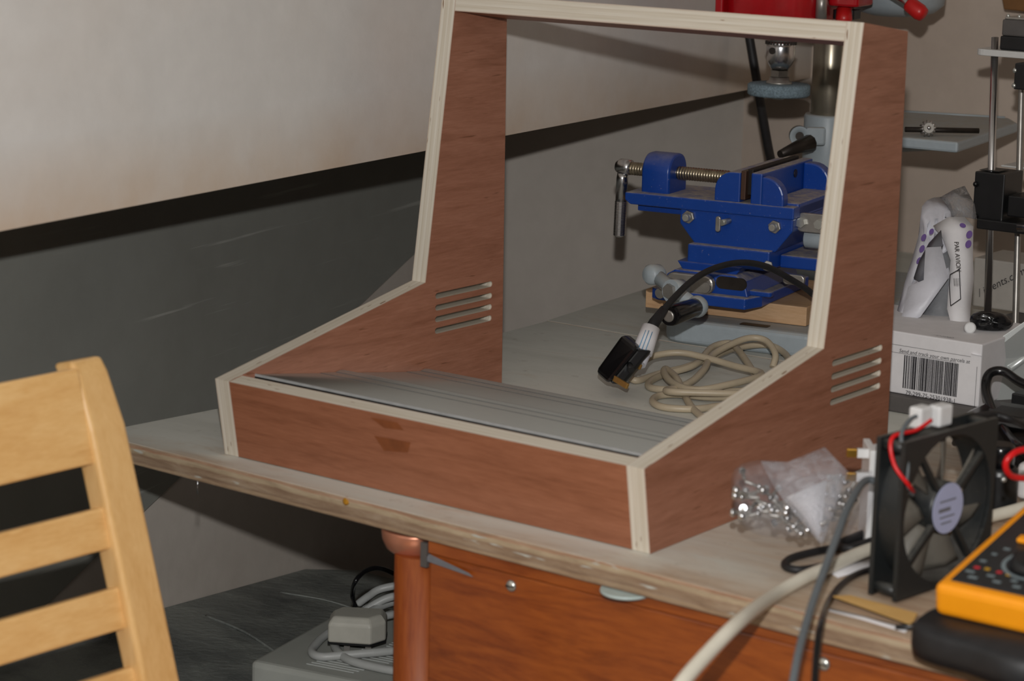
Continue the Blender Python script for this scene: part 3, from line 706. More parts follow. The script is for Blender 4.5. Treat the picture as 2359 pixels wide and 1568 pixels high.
# moving jaw
def lobe(u0, u1, w0, w1, r, left=True, right=False, n=7):
    pts = [(u0, w0), (u1, w0)]
    if right: pts += [(u1 - r + r * math.cos(R(90 * i / n)), w1 - r + r * math.sin(R(90 * i / n))) for i in range(n + 1)]
    else: pts += [(u1, w1)]
    if left: pts += [(u0 + r + r * math.cos(R(90 + 90 * i / n)), w1 - r + r * math.sin(R(90 + 90 * i / n))) for i in range(n + 1)]
    else: pts += [(u0, w1)]
    return pts
vpart(MB().prism(lobe(0.092, 0.1235, 0.117, 0.1525, 0.022), -0.022, 0.135, 'y'), 'moving_jaw', 'blue', 0.0015)
vpart(MB().box(0.1235, 0.1295, -0.020, 0.138, 0.121, 0.1545), 'jaw_plate', 'jaw', 0.0006)
vpart(MB().box(0.1285, 0.1350, -0.012, 0.138, 0.126, 0.1560), 'jaw_gap_strip', 'iron', 0.0006)  # dark strip filling the gap between the jaws
# fixed jaw
vpart(MB().box(0.1365, 0.1505, -0.022, 0.145, 0.104, 0.1535), 'fixed_jaw', 'blue', 0.002)
vpart(MB().prism(lobe(0.1505, 0.178, 0.104, 0.1500, 0.024, False, True), -0.024, -0.008, 'y'), 'jaw_rib', 'blue_clean', 0.002)
vpart(MB().prism(lobe(0.1505, 0.184, 0.104, 0.1520, 0.024, False, True), 0.112, 0.130, 'y'), 'jaw_rib', 'blue_clean', 0.002)
vpart(MB().box(0.150, 0.192, -0.010, 0.125, 0.104, 0.121), 'jaw_ledge', 'blue', 0.003)
vpart(MB().lathe([(0.005, 0), (0.005, 0.001)], (0.1506, 0.085, 0.142), (1, 0, 0), 16), 'jaw_screw_hole', 'iron', 0)
# gib bolts and thumb screw on the front of the upper saddle
for u, w in ((0.0615, 0.0955), (0.1690, 0.0940)):
    bo = vpart(MB().lathe([(0.0078, 0.0), (0.0078, 0.0045)], (u, -0.022, w), (0, -1, 0), 6, 0, False), 'lock_nut', 'steel_dull', 0.0006)
    MB().lathe([(0.0048, 0.004), (0.0048, 0.010), (0.0035, 0.0125)], (u, -0.022, w), (0, -1, 0), 16).build('screw_end', 'screw', bo)
ts = vpart(MB().cyl((0.112, -0.022, 0.0955), (0.108, -0.036, 0.0945), 0.0035), 'thumb_screw', 'screw', 0)
MB().prism(rrect(0.1015, 0.1075, 0.084, 0.102, 0.0028), -0.039, -0.035, 'y').build('thumb_tab', 'steel_dull', ts, bevel=0.0008)
nb = vpart(MB().lathe([(0.0065, 0.0), (0.0065, 0.004)], (0.1665, -0.034, 0.050), (0.3, -1, 0), 6, 0, False), 'lock_nut', 'steel_dull', 0.0005)
MB().lathe([(0.0042, 0.004), (0.0042, 0.010)], (0.1665, -0.034, 0.050), (0.3, -1, 0), 14).build('screw_end', 'screw', nb)
# leadscrew bearings on the right
br = vpart(MB().prism(rrect(0.186, 0.226, 0.088, 0.110, 0.009), -0.004, 0.002, 'y'), 'bearing_plate', 'steel_dull', 0.001)
for u in (0.194, 0.216): MB().lathe([(0.0058, 0), (0.0058, 0.006)], (u, -0.004, 0.099), (0, -1, 0), 6, 0, False).build('bolt_head', 'screw', br)
vpart(MB().lathe([(0.012, 0.0), (0.012, 0.030)], (0.192, 0.02, 0.078), (1, 0, 0), 24), 'dial_collar', 'grey_enamel', 0.001)
vpart(MB().lathe([(0.011, 0.0), (0.011, 0.02)], (0.222, 0.02, 0.078), (1, 0, 0), 24), 'dial_ring', 'jaw', 0)
vpart(MB().prism(rrect(0.180, 0.206, 0.028, 0.040, 0.005), -0.020, -0.014, 'y'), 'latch', 'steel_dull', 0.001)
# lower leadscrew: bearing, crank with two knobs, black grip
bp = vpart(MB().prism(rrect(0.048, 0.108, 0.012, 0.034, 0.010), -0.0545, -0.045, 'y'), 'front_bearing', 'steel_dull', 0.002)
for u in (0.056, 0.100): MB().lathe([(0.0062, 0), (0.0062, 0.005)], (u, -0.0545, 0.021), (0, -1, 0), 14).build('bolt_head', 'steel_dull', bp)
vpart(MB().cyl((0.070, -0.05, 0.022), (0.0600, -0.098, 0.016), 0.006), 'crank_shaft', 'steel_dull', 0)
cA = Vector((0.068389, -0.13243, 0.04446)); cH = Vector((0.10302, -0.15209, 0.032348)); cB = Vector((0.13788, -0.17132, 0.021595)); cG = Vector((0.13264, -0.23716, 0.021351))
ck_ = vpart(MB().tube([cA, cH, cB], [0.0085, 0.0075, 0.0075], 14), 'crank_arm', 'grey_enamel', 0)
MB().lathe([(0.0001, -0.011), (0.009, -0.010), (0.0118, -0.006), (0.0118, 0.007), (0.009, 0.011), (0.0001, 0.012)], cA, Vector((-0.35, -1, 0.1)), 20).build('crank_knob', 'grey_enamel', ck_)
MB().lathe([(0.013, -0.010), (0.013, 0.008)], cH, Vector((-0.35, -1, 0.1)), 20).build('crank_hub', 'grey_enamel', ck_)
hn = MB().lathe([(0.0085, 0.008), (0.0085, 0.013)], cH, Vector((-0.35, -1, 0.1)), 6, 0, False).build('hub_nut', 'steel_dull', ck_)
MB().ball(cB, 0.0125).build('crank_end', 'grey_enamel', ck_)
gr = MB().tube([cB, cB + (cG - cB) * 0.08, cB + (cG - cB) * 0.9, cG], [0.009, 0.0105, 0.0118, 0.0105], 18).build('crank_grip', 'black_gloss', ck_)
MB().lathe([(0.0065, 0.0), (0.0065, 0.0012), (0.0045, 0.0014)], cG, (cG - cB), 18).build('rivet', 'steel_dull', gr)

# ------------------------------------------------------------------ black mains plug with labelled lead, leaning on the bench
pg = thing('black_plug', 'black three-pin mains plug with white label, tilted on the bench', 'plug', (-0.38033, 0.4886, 0))
q0 = Vector((-0.37232, 0.47269, 0.004))
pu = Vector((0.023562, 0.023125, 0.021071)).normalized()       # along pin face, to the right
pw = Vector((0.020728, 0.022795, 0.027783)).normalized()        # body length
pf = Vector((-0.36794, 0.44272, 0.02168))
pA, pB, pC, pD = (Vector((-0.36216, 0.43511, 0.024799)), Vector((-0.33247, 0.41752, 0.019317)), Vector((-0.31772, 0.451, 0.056141)), Vector((-0.35007, 0.46722, 0.063876)))
pn = ((pC - pB).cross(pA - pB)).normalized()
_dep = Vector((-0.01752, 0.023539, -0.0062418))
def quad_prism(a, b, c, d, off): return MB().add([a, b, c, d, a + off, b + off, c + off, d + off], [(0, 1, 2, 3), (7, 6, 5, 4), (0, 4, 5, 1), (1, 5, 6, 2), (2, 6, 7, 3), (3, 7, 4, 0)])
quad_prism(pA, pB, pC, pD, _dep + Vector((0.012, 0.0, 0.002))).build('plug_body', 'black_gloss', pg, bevel=0.006, seg=3)
_pf0 = Vector((-0.33901, 0.43112, 0.016881)); 
quad_prism(Vector((-0.33426, 0.42251, 0.019111)), Vector((-0.34136, 0.4425, 0.018323)), Vector((-0.33208, 0.47618, 0.047187)), Vector((-0.32096, 0.45433, 0.053732)), Vector((0.010, 0.012, -0.002))).build('plug_face', 'black', pg, bevel=0.003)
for a, b, r in (((-0.33513, 0.42984, 0.0252), (-0.31083, 0.42357, 0.019847), (0.0035, 0.0062)), ((-0.32997, 0.46219, 0.036565), (-0.31792, 0.4576, 0.033525), (0.003, 0.006))):
    a = Vector(a); b = Vector(b); ax = (b - a).normalized(); sd = Vector((0.3, 0.2, 0.9)); sd = (sd - ax * sd.dot(ax)).normalized(); sv = ax.cross(sd)
    MB().obox(a - sd * r[1] * 0.5 - sv * r[0] * 0.5, b - a, sd * r[1], sv * r[0]).build('brass_pin', 'brass_dull', pg, bevel=0.0008)
_a = Vector((-0.3256, 0.44667, 0.0379)); _b = Vector((-0.31745, 0.43894, 0.033893)); MB().tube([_a, _b], 0.0035, 8).build('earth_pin', 'black', pg)
lb = MB().tube([(-0.32552, 0.47061, 0.046229), (-0.32701, 0.48869, 0.070518)], [0.0112, 0.0100], 14).build('lead_label', 'paper', pg)
MB().tube([(-0.32604, 0.46467, 0.034875), (-0.32879, 0.47938, 0.05)], [0.0085, 0.0105], 12).build('label_fold', 'mailer', pg)
for k in range(3):
    MB().tube([(-0.32348, 0.46135, 0.053646), (-0.3251, 0.47592, 0.069907)] if k == 0 else ([(-0.31958, 0.46136, 0.05235), (-0.32193, 0.47697, 0.069735)] if k == 1 else [(-0.31646, 0.46335, 0.051093), (-0.31879, 0.47897, 0.068473)]), 0.0005, 5).build('label_print', 'ink_blue', lb)
cable('plug_lead', [(-0.32823, 0.4828, 0.061341), (-0.32914, 0.49833, 0.074429), (-0.33075, 0.52675, 0.089967), (-0.33653, 0.57769, 0.10605), (-0.33523, 0.61932, 0.11522), (-0.32351, 0.65466, 0.11945), (-0.3099, 0.68865, 0.11333), (-0.29432, 0.72117, 0.096128), (-0.27744, 0.75295, 0.072433), (-0.26185, 0.77951, 0.032734), (-0.25968, 0.80892, 0.008)], 0.0036, 'black_soft', 'black lead of the plug, draped over the vise', parent=pg)
MB().tube([(-0.32823, 0.4828, 0.061341), (-0.32914, 0.49833, 0.074429), (-0.331, 0.51896, 0.085349)], [0.0066, 0.0062, 0.0048], 12).build('strain_relief', 'black_soft', pg)

# ------------------------------------------------------------------ beige flex coiled on the bench
bz = 0.0038
cable('beige_flex', [(-0.17242, 0.38539, 0.004), (-0.2365, 0.43753, 0.004), (-0.28285, 0.48859, 0.006), (-0.314, 0.52177, 0.012), (-0.34548, 0.5502, 0.012), (-0.33774, 0.53411, 0.012), (-0.31075, 0.50841, 0.01), (-0.27279, 0.49383, 0.01), (-0.2504, 0.52684, 0.014), (-0.24505, 0.58459, 0.016),
 (-0.29058, 0.60054, 0.016), (-0.32959, 0.59968, 0.02), (-0.35832, 0.59101, 0.022), (-0.37726, 0.5676, 0.018), (-0.37612, 0.53381, 0.01), (-0.36741, 0.51355, 0.006), (-0.35682, 0.51231, 0.004), (-0.3582, 0.55707, 0.004), (-0.34999, 0.59697, 0.006), (-0.34181, 0.63768, 0.012), (-0.34709, 0.70189, 0.012), (-0.32741, 0.73644, 0.012), (-0.29335, 0.72004, 0.008), (-0.26197, 0.66973, 0.005)],
 bz, 'beige', 'beige flex lying in loose coils on the bench behind the cabinet', 'cable', n=12)
bf = bpy.data.objects['beige_flex']
MB().tube(smooth([(-0.28033, 0.66766, 0.005), (-0.28312, 0.67686, 0.018), (-0.3031, 0.68957, 0.028), (-0.31963, 0.68373, 0.03), (-0.32903, 0.66204, 0.026), (-0.33215, 0.62188, 0.018), (-0.31002, 0.57106, 0.014), (-0.30087, 0.52923, 0.008), (-0.30311, 0.49443, 0.006), (-0.32671, 0.49251, 0.004), (-0.34306, 0.5137, 0.004), (-0.34987, 0.55301, 0.005), (-0.33922, 0.59769, 0.01), (-0.3544, 0.65722, 0.018), (-0.34744, 0.68299, 0.02), (-0.3312, 0.67569, 0.016), (-0.29443, 0.6393, 0.01), (-0.26965, 0.61259, 0.006)], 7), bz, 12).build('upper_coil', 'beige', bf)
MB().tube(smooth([(-0.20635, 0.49071, 0.004), (-0.22661, 0.47218, 0.004), (-0.23958, 0.44235, 0.004), (-0.2672, 0.42735, 0.004), (-0.28983, 0.44035, 0.004), (-0.29994, 0.46549, 0.004), (-0.28699, 0.48241, 0.005), (-0.24986, 0.49208, 0.006), (-0.21255, 0.50022, 0.012), (-0.21225, 0.52146, 0.013), (-0.22678, 0.4974, 0.013), (-0.25944, 0.47273, 0.013), (-0.28255, 0.46257, 0.012), (-0.29699, 0.47733, 0.009), (-0.29672, 0.5058, 0.006), (-0.26597, 0.51767, 0.006), (-0.24057, 0.54677, 0.005)], 7), bz, 12).build('lower_coil', 'beige', bf)

# ------------------------------------------------------------------ under the bench: grey case, plug, coils
_c0 = Vector((-0.54874, 0.10479, -0.25)); _c1 = Vector((-0.57639, 0.24238, -0.25)); _cr = Vector((-0.44516, 0.11699, -0.25))
_ey = (_c1 - _c0).normalized(); _ex = (_cr - _c0); _ex = (_ex - _ey * _ex.dot(_ey)).normalized()
case = thing('grey_case', 'flat grey plastic case with vent slits under the bench', 'plastic case', (_c0.x + 0.1, _c0.y + 0.1, -0.30))
MB().obox(_c0 - Vector((0, 0, 0.034)), _ex * 0.26, _ey * 0.22, (0, 0, 0.034)).build('case_body', 'grey_case', case, bevel=0.006, seg=3)
for a_, b_ in ((0.02, 0.02), (0.22, 0.02), (0.02, 0.18), (0.22, 0.18)):
    q = _c0 + _ex * a_ + _ey * b_; MB().cyl((q.x, q.y, ledgez(q.y) + 0.0005), (q.x, q.y, -0.283), 0.012, 16).build('foot', 'black', case)
for k in range(12):
    p = _c0 + _ey * (0.020 + 0.006 * k) + _ex * (0.055 + 0.0025 * k) + Vector((0, 0, 0.0002)); 
    MB().obox(p, _ex * 0.055, _ey * 0.0016, (0, 0, 0.0005)).build('vent_slit', 'slit', case)
for k in range(14):
    p = _c0 + _ey * (0.095 + 0.006 * k) + _ex * (0.10) + Vector((0, 0, 0.0002)); 
    MB().obox(p, _ex * 0.12, _ey * 0.0016, (0, 0, 0.0005)).build('vent_slit', 'slit', case)
g0 = Vector((-0.48484, 0.19771, -0.25))
gp = thing('grey_plug', 'grey three-pin mains plug standing on its pins on the grey case', 'plug', g0)
_fw = Vector((-0.584, 0.78464, -0.20806)); _fw.z = 0; _fw.normalize(); _rt = Vector((0.79901, 0.60087, 0.023292)); _rt.z = 0; _rt.normalize(); _up = Vector((0, 0, 1))
def gpt(a, b, c): return g0 + _rt * a + _fw * b + _up * c
_o = [(-0.029, -0.014), (0.015, -0.020), (0.030, -0.004), (0.030, 0.022), (-0.020, 0.026), (-0.029, 0.012)]
_lo = [gpt(x, y, 0.014) for x, y in _o]; _hi = [gpt(x, y, 0.034) for x, y in _o]; _tt = [gpt(x * 0.82, y * 0.8 + 0.002, 0.041) for x, y in _o]
MB().add(_lo + _hi + _tt, [list(range(6))[::-1], list(range(12, 18))] + [(r_ * 6 + i, r_ * 6 + (i + 1) % 6, r_ * 6 + 6 + (i + 1) % 6, r_ * 6 + 6 + i) for r_ in (0, 1) for i in range(6)]).build('plug_body', 'grey_plug', gp, bevel=0.002)
MB().add([gpt(x * 1.01, y * 1.01, 0.0125) for x, y in _o] + [gpt(x * 1.01, y * 1.01, 0.0142) for x, y in _o], [list(range(6))[::-1], list(range(6, 12))] + [(i, (i + 1) % 6, 6 + (i + 1) % 6, 6 + i) for i in range(6)]).build('face_plate', 'black', gp)
for a, b in ((-0.010, -0.004), (0.012, -0.006), (0.0, 0.016)):
    c_ = gpt(a, b, 0.0); MB().obox(c_ - _rt * 0.003, _rt * 0.006, _fw * 0.004, _up * 0.0128).build('pin', 'steel_dull', gp)
zc = -0.246
cable('grey_coil_lead', [(-0.53293, 0.21037, -0.243), (-0.52531, 0.18465, -0.244), (-0.51077, 0.15686, -0.245), (-0.49295, 0.15146, -0.245), (-0.47444, 0.17056, -0.244), (-0.45672, 0.19073, -0.243), (-0.43818, 0.21711, -0.243), (-0.41539, 0.23149, -0.243)], 0.0045, 'grey_flex', 'pale grey lead looping out in front of the grey plug', 'cable')
cable('grey_coil', [(-0.38636, 0.19556, -0.245), (-0.40557, 0.17077, -0.245), (-0.43358, 0.16342, -0.245), (-0.46775, 0.16284, -0.245), (-0.50131, 0.18249, -0.245), (-0.52436, 0.20885, -0.244), (-0.52335, 0.22702, -0.238), (-0.5181, 0.25583, -0.225), (-0.5048, 0.27555, -0.215), (-0.48857, 0.29937, -0.215)], 0.0045, 'grey_flex', 'pale grey coiled lead behind and around the grey plug', 'cable')
gc = bpy.data.objects['grey_coil']
for pth in ([(-0.53617, 0.25928, -0.225), (-0.52501, 0.2638, -0.215), (-0.51113, 0.26859, -0.205), (-0.48778, 0.29804, -0.2)], [(-0.50885, 0.24494, -0.225), (-0.51232, 0.27038, -0.225), (-0.50943, 0.29214, -0.225), (-0.49478, 0.31458, -0.225)], [(-0.51063, 0.25429, -0.235), (-0.50661, 0.27092, -0.235), (-0.49989, 0.2881, -0.235), (-0.48246, 0.30701, -0.235)], [(-0.54908, 0.27808, -0.235), (-0.54681, 0.29686, -0.225), (-0.54031, 0.31826, -0.222), (-0.51735, 0.34227, -0.222)]):
    MB().tube(smooth(pth, 6), 0.0042, 10).build('coil_turn', 'grey_flex', gc)
cable('black_lead', [(-0.52806, 0.24485, -0.222), (-0.54013, 0.25455, -0.215), (-0.51365, 0.2276, -0.18833), (-0.51964, 0.24991, -0.18355), (-0.52151, 0.27343, -0.18573), (-0.52002, 0.29706, -0.19689), (-0.52127, 0.32839, -0.21943), (-0.55505, 0.40136, -0.27)], 0.0026, 'black_gloss', 'thin black lead arching up from the grey plug', 'cable')

# ------------------------------------------------------------------ helpers for soft, folded things
def pillow(outline, n, thick, name, m, parent=None, rings=5, noise=0.15, at=None, label=None, seedv=1, round_k=3):
    # closed soft bag: outline points in 3D, bulged to both sides along n
    rnd = random.Random(seedv); n = Vector(n).normalized(); P = smooth(outline, round_k, True); N = len(P)
    cen = sum(P, Vector()) / N; vs = []; fs = []
    for side in (1, -1):
        for k in range(1, rings + 1):
            s_ = 1 - k / (rings + 0.35)
            for p in P:
                b = math.sqrt(max(0, 1 - s_ * s_)) * thick * 0.5 * (1 + rnd.uniform(-noise, noise) * 2.2)
                vs.append(cen + (p - cen) * s_ + n * b * side)
    base = [p + n * 0 for p in P]; off = len(vs); vs += base
    for si in (0, 1):
        st = si * rings * N
        for i in range(N):
            j = (i + 1) % N
            q = (off + i, off + j, st + j, st + i); fs.append(q if si else q[::-1])
            for k in range(rings - 1):
                q = (st + k * N + i, st + k * N + j, st + (k + 1) * N + j, st + (k + 1) * N + i); fs.append(q if si else q[::-1])
        last = [st + (rings - 1) * N + i for i in range(N)]; fs.append(last if si == 0 else last[::-1])
    mb = MB().add(vs, fs, 0, True)
    return mb.build(name, m, parent, at=at)
def sheet_grid(rows, name, m, parent=None, thick=0.0006, at=None):
    w = len(rows[0]); vs = [v for r in rows for v in r]
    fs = [(i * w + j, i * w + j + 1, (i + 1) * w + j + 1, (i + 1) * w + j) for i in range(len(rows) - 1) for j in range(w - 1)]
    o = MB().add(vs, fs, 0, True).build(name, m, parent, at=at)
    s_ = o.modifiers.new('thick', 'SOLIDIFY'); s_.thickness = thick; s_.offset = 0
    return o
def flat(pts, name, m, parent, thick=0.0004): return sheet_grid([[pts[0], pts[1]], [pts[3], pts[2]]], name, m, parent, thick)

# ------------------------------------------------------------------ dark board on the bench carrying parcel and printer
tag(MB().box(-0.19, 0.42, 0.586, 1.18, 0.0005, 0.0185).build('base_board', 'dark_board', bevel=0.0015, at=(-0.19, 0.586, 0.0)), 'dark grey board flat on the bench under parcel and printer', 'board')

# ------------------------------------------------------------------ parcel with barcode
FY = 0.594
par = thing('parcel_box', 'white parcel box with a printed barcode label beside the cabinet', 'parcel', (-0.08, FY, 0.0188))
_bx1 = 0.005623; _bz1 = 0.08432
MB().box(-0.175, _bx1, FY, FY + 0.13, 0.0188, _bz1).build('carton', 'paper', par, bevel=0.0015)
def fpt(px_, pz_): return Vector((px_, FY - 0.0004, pz_))
mb = MB(); rnd = random.Random(5); xa, xb = -0.080953, -0.018047; za, zb = 0.025687, 0.060693
x = xa
while x < xb:
    w_ = rnd.choice((0.0006, 0.0006, 0.0012, 0.0018)); mb.box(x, min(x + w_, xb), FY - 0.0004, FY + 0.0001, za, zb); x += w_ + rnd.choice((0.0006, 0.0006, 0.0012))
mb.build('barcode', 'ink', par)
text_part('printed_number', '79-299-75-25301938-1', 0.0062, 'ink', par, fpt(xa + 0.004, za - 0.0062), (1, 0, 0), (0, 0, 1))
text_part('printed_slogan', 'Send and track your own parcels at', 0.0056, 'ink', par, fpt(-0.087177, zb + 0.0022), (1, 0, 0), (0, 0, 1), shear=0.2)
for z_, x_0, x_1 in ((zb + 0.0010, -0.17, xb - 0.004), (zb + 0.0092, -0.17, _bx1 - 0.012), (za - 0.0105, -0.17, _bx1 - 0.004)):
    MB().box(x_0, x_1, FY - 0.0003, FY + 0.0001, z_, z_ + 0.0003).build('printed_rule', 'ink', par)
MB().box(_bx1 - 0.0043, _bx1 - 0.0040, FY - 0.0003, FY + 0.0001, za - 0.0105, zb + 0.0).build('printed_rule', 'ink', par)
text_part('printed_heading', '/ C-HND', 0.006, 'ink_grey', par, Vector((-0.054024, FY + 0.006, _bz1)), (1, 0, 0), (0, 1, 0.0), shear=0.3)
flat([Vector((-0.044356, 0.67987, 0.0745)), Vector((-0.022182, 0.64019, 0.07)), Vector((_bx1 + 0.001, FY - 0.002, zb + 0.012)), Vector((_bx1 - 0.010, FY - 0.003, zb + 0.013))], 'torn_corner', 'paper', par)

# ------------------------------------------------------------------ clear bag and black lump on the parcel
zb_ = _bz1 + 0.0006
cb = tag(sheet_grid([[(-0.12669, 0.66382, 0.0755), (-0.13218, 0.7162, 0.0765), (-0.096171, 0.72758, 0.0765)], [(-0.10399, 0.63245, 0.0755), (-0.082996, 0.66065, 0.0775), (-0.050359, 0.67645, 0.0765)], [(-0.086308, 0.62783, 0.0755), (-0.054118, 0.63362, 0.0765), (-0.030151, 0.65066, 0.0755)]], 'film_bag', 'clear_mail', at=(-0.08743, 0.66962, 0.0755)), 'crumpled grey clear film bag with red seal line on the parcel', 'bag')
MB().tube(smooth([(-0.11793, 0.69348, 0.0785), (-0.096673, 0.67228, 0.0785), (-0.075235, 0.65524, 0.0785), (-0.055668, 0.64648, 0.078)], 5), 0.0007, 6).build('seal_line', 'tape_red', cb)
lump = thing('bagged_part', 'glossy black part with white cap wrapped in clear film on the parcel', 'wrapped part', (-0.041014, 0.70918, 0.0752))
pillow([(-0.036184, 0.65617, 0.087683), (-0.039196, 0.65674, 0.098293), (-0.030547, 0.66466, 0.10389), (-0.012749, 0.67734, 0.10174), (-0.0023811, 0.68277, 0.093126), (-0.0083336, 0.67593, 0.084037), (-0.024524, 0.66352, 0.082674)], (-0.584, 0.78464, -0.20806), 0.022, 'black_wrap', 'black_gloss', lump, noise=0.2, seedv=3)
MB().lathe([(0.006, 0), (0.006, 0.006), (0.004, 0.007)], (-0.034233, 0.64503, 0.08826), (0.584, -0.78464, 0.20806), 16).build('white_cap', 'white_pl', lump)

# ------------------------------------------------------------------ white padded mailer leaning on the parcel
ml = thing('postal_mailer', 'crumpled white plastic mailer with purple dots standing on the parcel', 'mailer', (-0.10845, 0.69058, 0.0755))
pillow([(-0.13739, 0.67858, 0.071755), (-0.1463, 0.70291, 0.092389), (-0.15206, 0.73367, 0.12846), (-0.15785, 0.76333, 0.16043), (-0.16421, 0.77843, 0.18716), (-0.16008, 0.79644, 0.19543), (-0.14751, 0.80551, 0.19437), (-0.13105, 0.78911, 0.18241), (-0.11592, 0.76705, 0.15289), (-0.10481, 0.73964, 0.11447), (-0.11209, 0.71574, 0.092825), (-0.12403, 0.69021, 0.078127)], (-0.584, 0.78464, -0.20806), 0.034, 'mailer_body', 'mailer', ml, noise=0.42, seedv=4, round_k=2)
sheet_grid([[(-0.13094, 0.74216, 0.1733), (-0.11463, 0.74452, 0.18446), (-0.098506, 0.75046, 0.18563)], [(-0.11407, 0.73288, 0.163), (-0.098479, 0.73444, 0.17322), (-0.087333, 0.74998, 0.17651)], [(-0.097196, 0.7207, 0.14183), (-0.085805, 0.72335, 0.14387), (-0.078538, 0.73547, 0.14513)], [(-0.090614, 0.70665, 0.11843), (-0.078588, 0.70991, 0.12099), (-0.07169, 0.7264, 0.12535)], [(-0.083916, 0.6925, 0.094331), (-0.071365, 0.69581, 0.095587), (-0.066312, 0.71236, 0.095781)], [(-0.069249, 0.67912, 0.07478), (-0.06195, 0.68141, 0.077363), (-0.056207, 0.69001, 0.079237)]], 'mailer_flap', 'paper', ml, 0.0008)
sheet_grid([[(-0.13079, 0.70287, 0.12083), (-0.13086, 0.71388, 0.13848), (-0.12753, 0.72746, 0.15631)], [(-0.12075, 0.6969, 0.11818), (-0.11854, 0.70405, 0.13891), (-0.11456, 0.72853, 0.17203)], [(-0.11507, 0.70239, 0.12293), (-0.1139, 0.70997, 0.14823), (-0.10849, 0.72265, 0.15682)]], 'torn_window', 'ink_grey', ml, 0.0006)
sheet_grid([[(-0.12754, 0.68443, 0.11423), (-0.11287, 0.69113, 0.12236), (-0.11864, 0.70206, 0.15575)], [(-0.12573, 0.67236, 0.087672), (-0.10384, 0.68753, 0.10747), (-0.10312, 0.7078, 0.15787)], [(-0.12532, 0.66315, 0.075797), (-0.10571, 0.67394, 0.085494), (-0.08979, 0.70294, 0.12615)]], 'mailer_fold', 'mailer', ml, 0.0008)
sheet_grid([[(-0.14981, 0.79177, 0.19704), (-0.13944, 0.8017, 0.20538), (-0.12974, 0.81025, 0.21039)], [(-0.13856, 0.78596, 0.19162), (-0.1232, 0.78611, 0.19716), (-0.11364, 0.8047, 0.19234)], [(-0.12633, 0.77904, 0.17924), (-0.11269, 0.78311, 0.18033), (-0.10498, 0.79446, 0.17751)]], 'film_top', 'clear_mail', ml, 0.0006)
sheet_grid([[(-0.1192, 0.73989, 0.1558), (-0.10825, 0.74381, 0.14947), (-0.099495, 0.74732, 0.14771)], [(-0.11702, 0.72184, 0.12007), (-0.10386, 0.72191, 0.117), (-0.092266, 0.73001, 0.11503)], [(-0.11601, 0.69868, 0.087565), (-0.098907, 0.70088, 0.086281), (-0.08411, 0.71225, 0.08763)], [(-0.11429, 0.67708, 0.073366), (-0.095597, 0.6855, 0.076663), (-0.075886, 0.69738, 0.075782)]], 'inner_film', 'grey_film', ml, 0.0006)
_r3 = Vector((0.79901, 0.60087, 0.023292)); _u3 = Vector((-0.14329, 0.15264, 0.97784)); _v3 = Vector((0.584, -0.78464, 0.20806))
for (c_, a_, b_, rot) in (((-0.084276, 0.73526, 0.17006), 0.0032, 0.0044, -20), ((-0.082245, 0.7304, 0.16047), 0.0032, 0.0044, -20), ((-0.09435, 0.73889, 0.1784), 0.0035, 0.0024, -20), ((-0.13743, 0.73396, 0.16056), 0.0026, 0.0042, -25), ((-0.12709, 0.7311, 0.16882), 0.0024, 0.0034, -25), ((-0.13493, 0.72646, 0.14931), 0.0026, 0.0044, -25), ((-0.13394, 0.71896, 0.13745), 0.0022, 0.0042, -30)):
    c_ = Vector(c_); ca, sa = math.cos(R(rot)), math.sin(R(rot))
    pts = [c_ + _r3 * (a_ * math.cos(t_) * ca - b_ * math.sin(t_) * sa) + _u3 * (a_ * math.cos(t_) * sa + b_ * math.sin(t_) * ca) for t_ in [2 * PI * i / 16 for i in range(16)]]
    MB().add(pts + [p - _v3 * 0.0006 for p in pts], [list(range(16)), list(range(31, 15, -1))] + [(i, (i + 1) % 16, 16 + (i + 1) % 16, 16 + i) for i in range(16)]).build('purple_dot', 'purple', ml)
_dn = (Vector((-0.075271, 0.69909, 0.12855)) - Vector((-0.093157, 0.72305, 0.16336))).normalized()
text_part('printed_text', 'PAR AVION', 0.0072, 'ink', ml, Vector((-0.093856, 0.71931, 0.16326)), _dn, _v3.cross(_dn), lift=0.0)
for a_, b_ in (((-0.086641, 0.70012, 0.13071), (-0.078779, 0.70502, 0.13673)), ((-0.078779, 0.70502, 0.13673), (-0.069677, 0.69383, 0.10742)), ((-0.069677, 0.69383, 0.10742), (-0.076237, 0.68451, 0.10032)), ((-0.076237, 0.68451, 0.10032), (-0.084536, 0.69523, 0.12079)), ((-0.084536, 0.69523, 0.12079), (-0.086641, 0.70012, 0.13071))):
    MB().tube([a_, b_], 0.0005, 5).build('stamp_frame', 'ink', ml)
for k in range(3):
    text_part('stamp_text', 'iiiiiiiiiii', 0.004, 'ink_grey', ml, Vector((-0.080448, 0.6952, 0.1284)) + _r3 * 0.0027 * k, _dn, _v3.cross(_dn), lift=0.0)

# ------------------------------------------------------------------ carton behind the printer rods
ct = thing('grey_white_carton', 'greyish white carton with slanted print behind the steel rods', 'carton', (-0.1, 1.09, 0.019))
_cz = 0.080076
MB().box(-0.24593, 0.20, 1.09, 1.17, 0.0188, _cz).build('carton_body', 'carton', ct, bevel=0.002)
_td = Vector((0.055158, 0, 0.034622)).normalized()
text_part('printed_text', '/ iments.com', 0.0135, 'ink', ct, Vector((-0.23502, 1.0895, 0.031297)), _td, Vector((-_td.z, 0, _td.x)), shear=0.25)

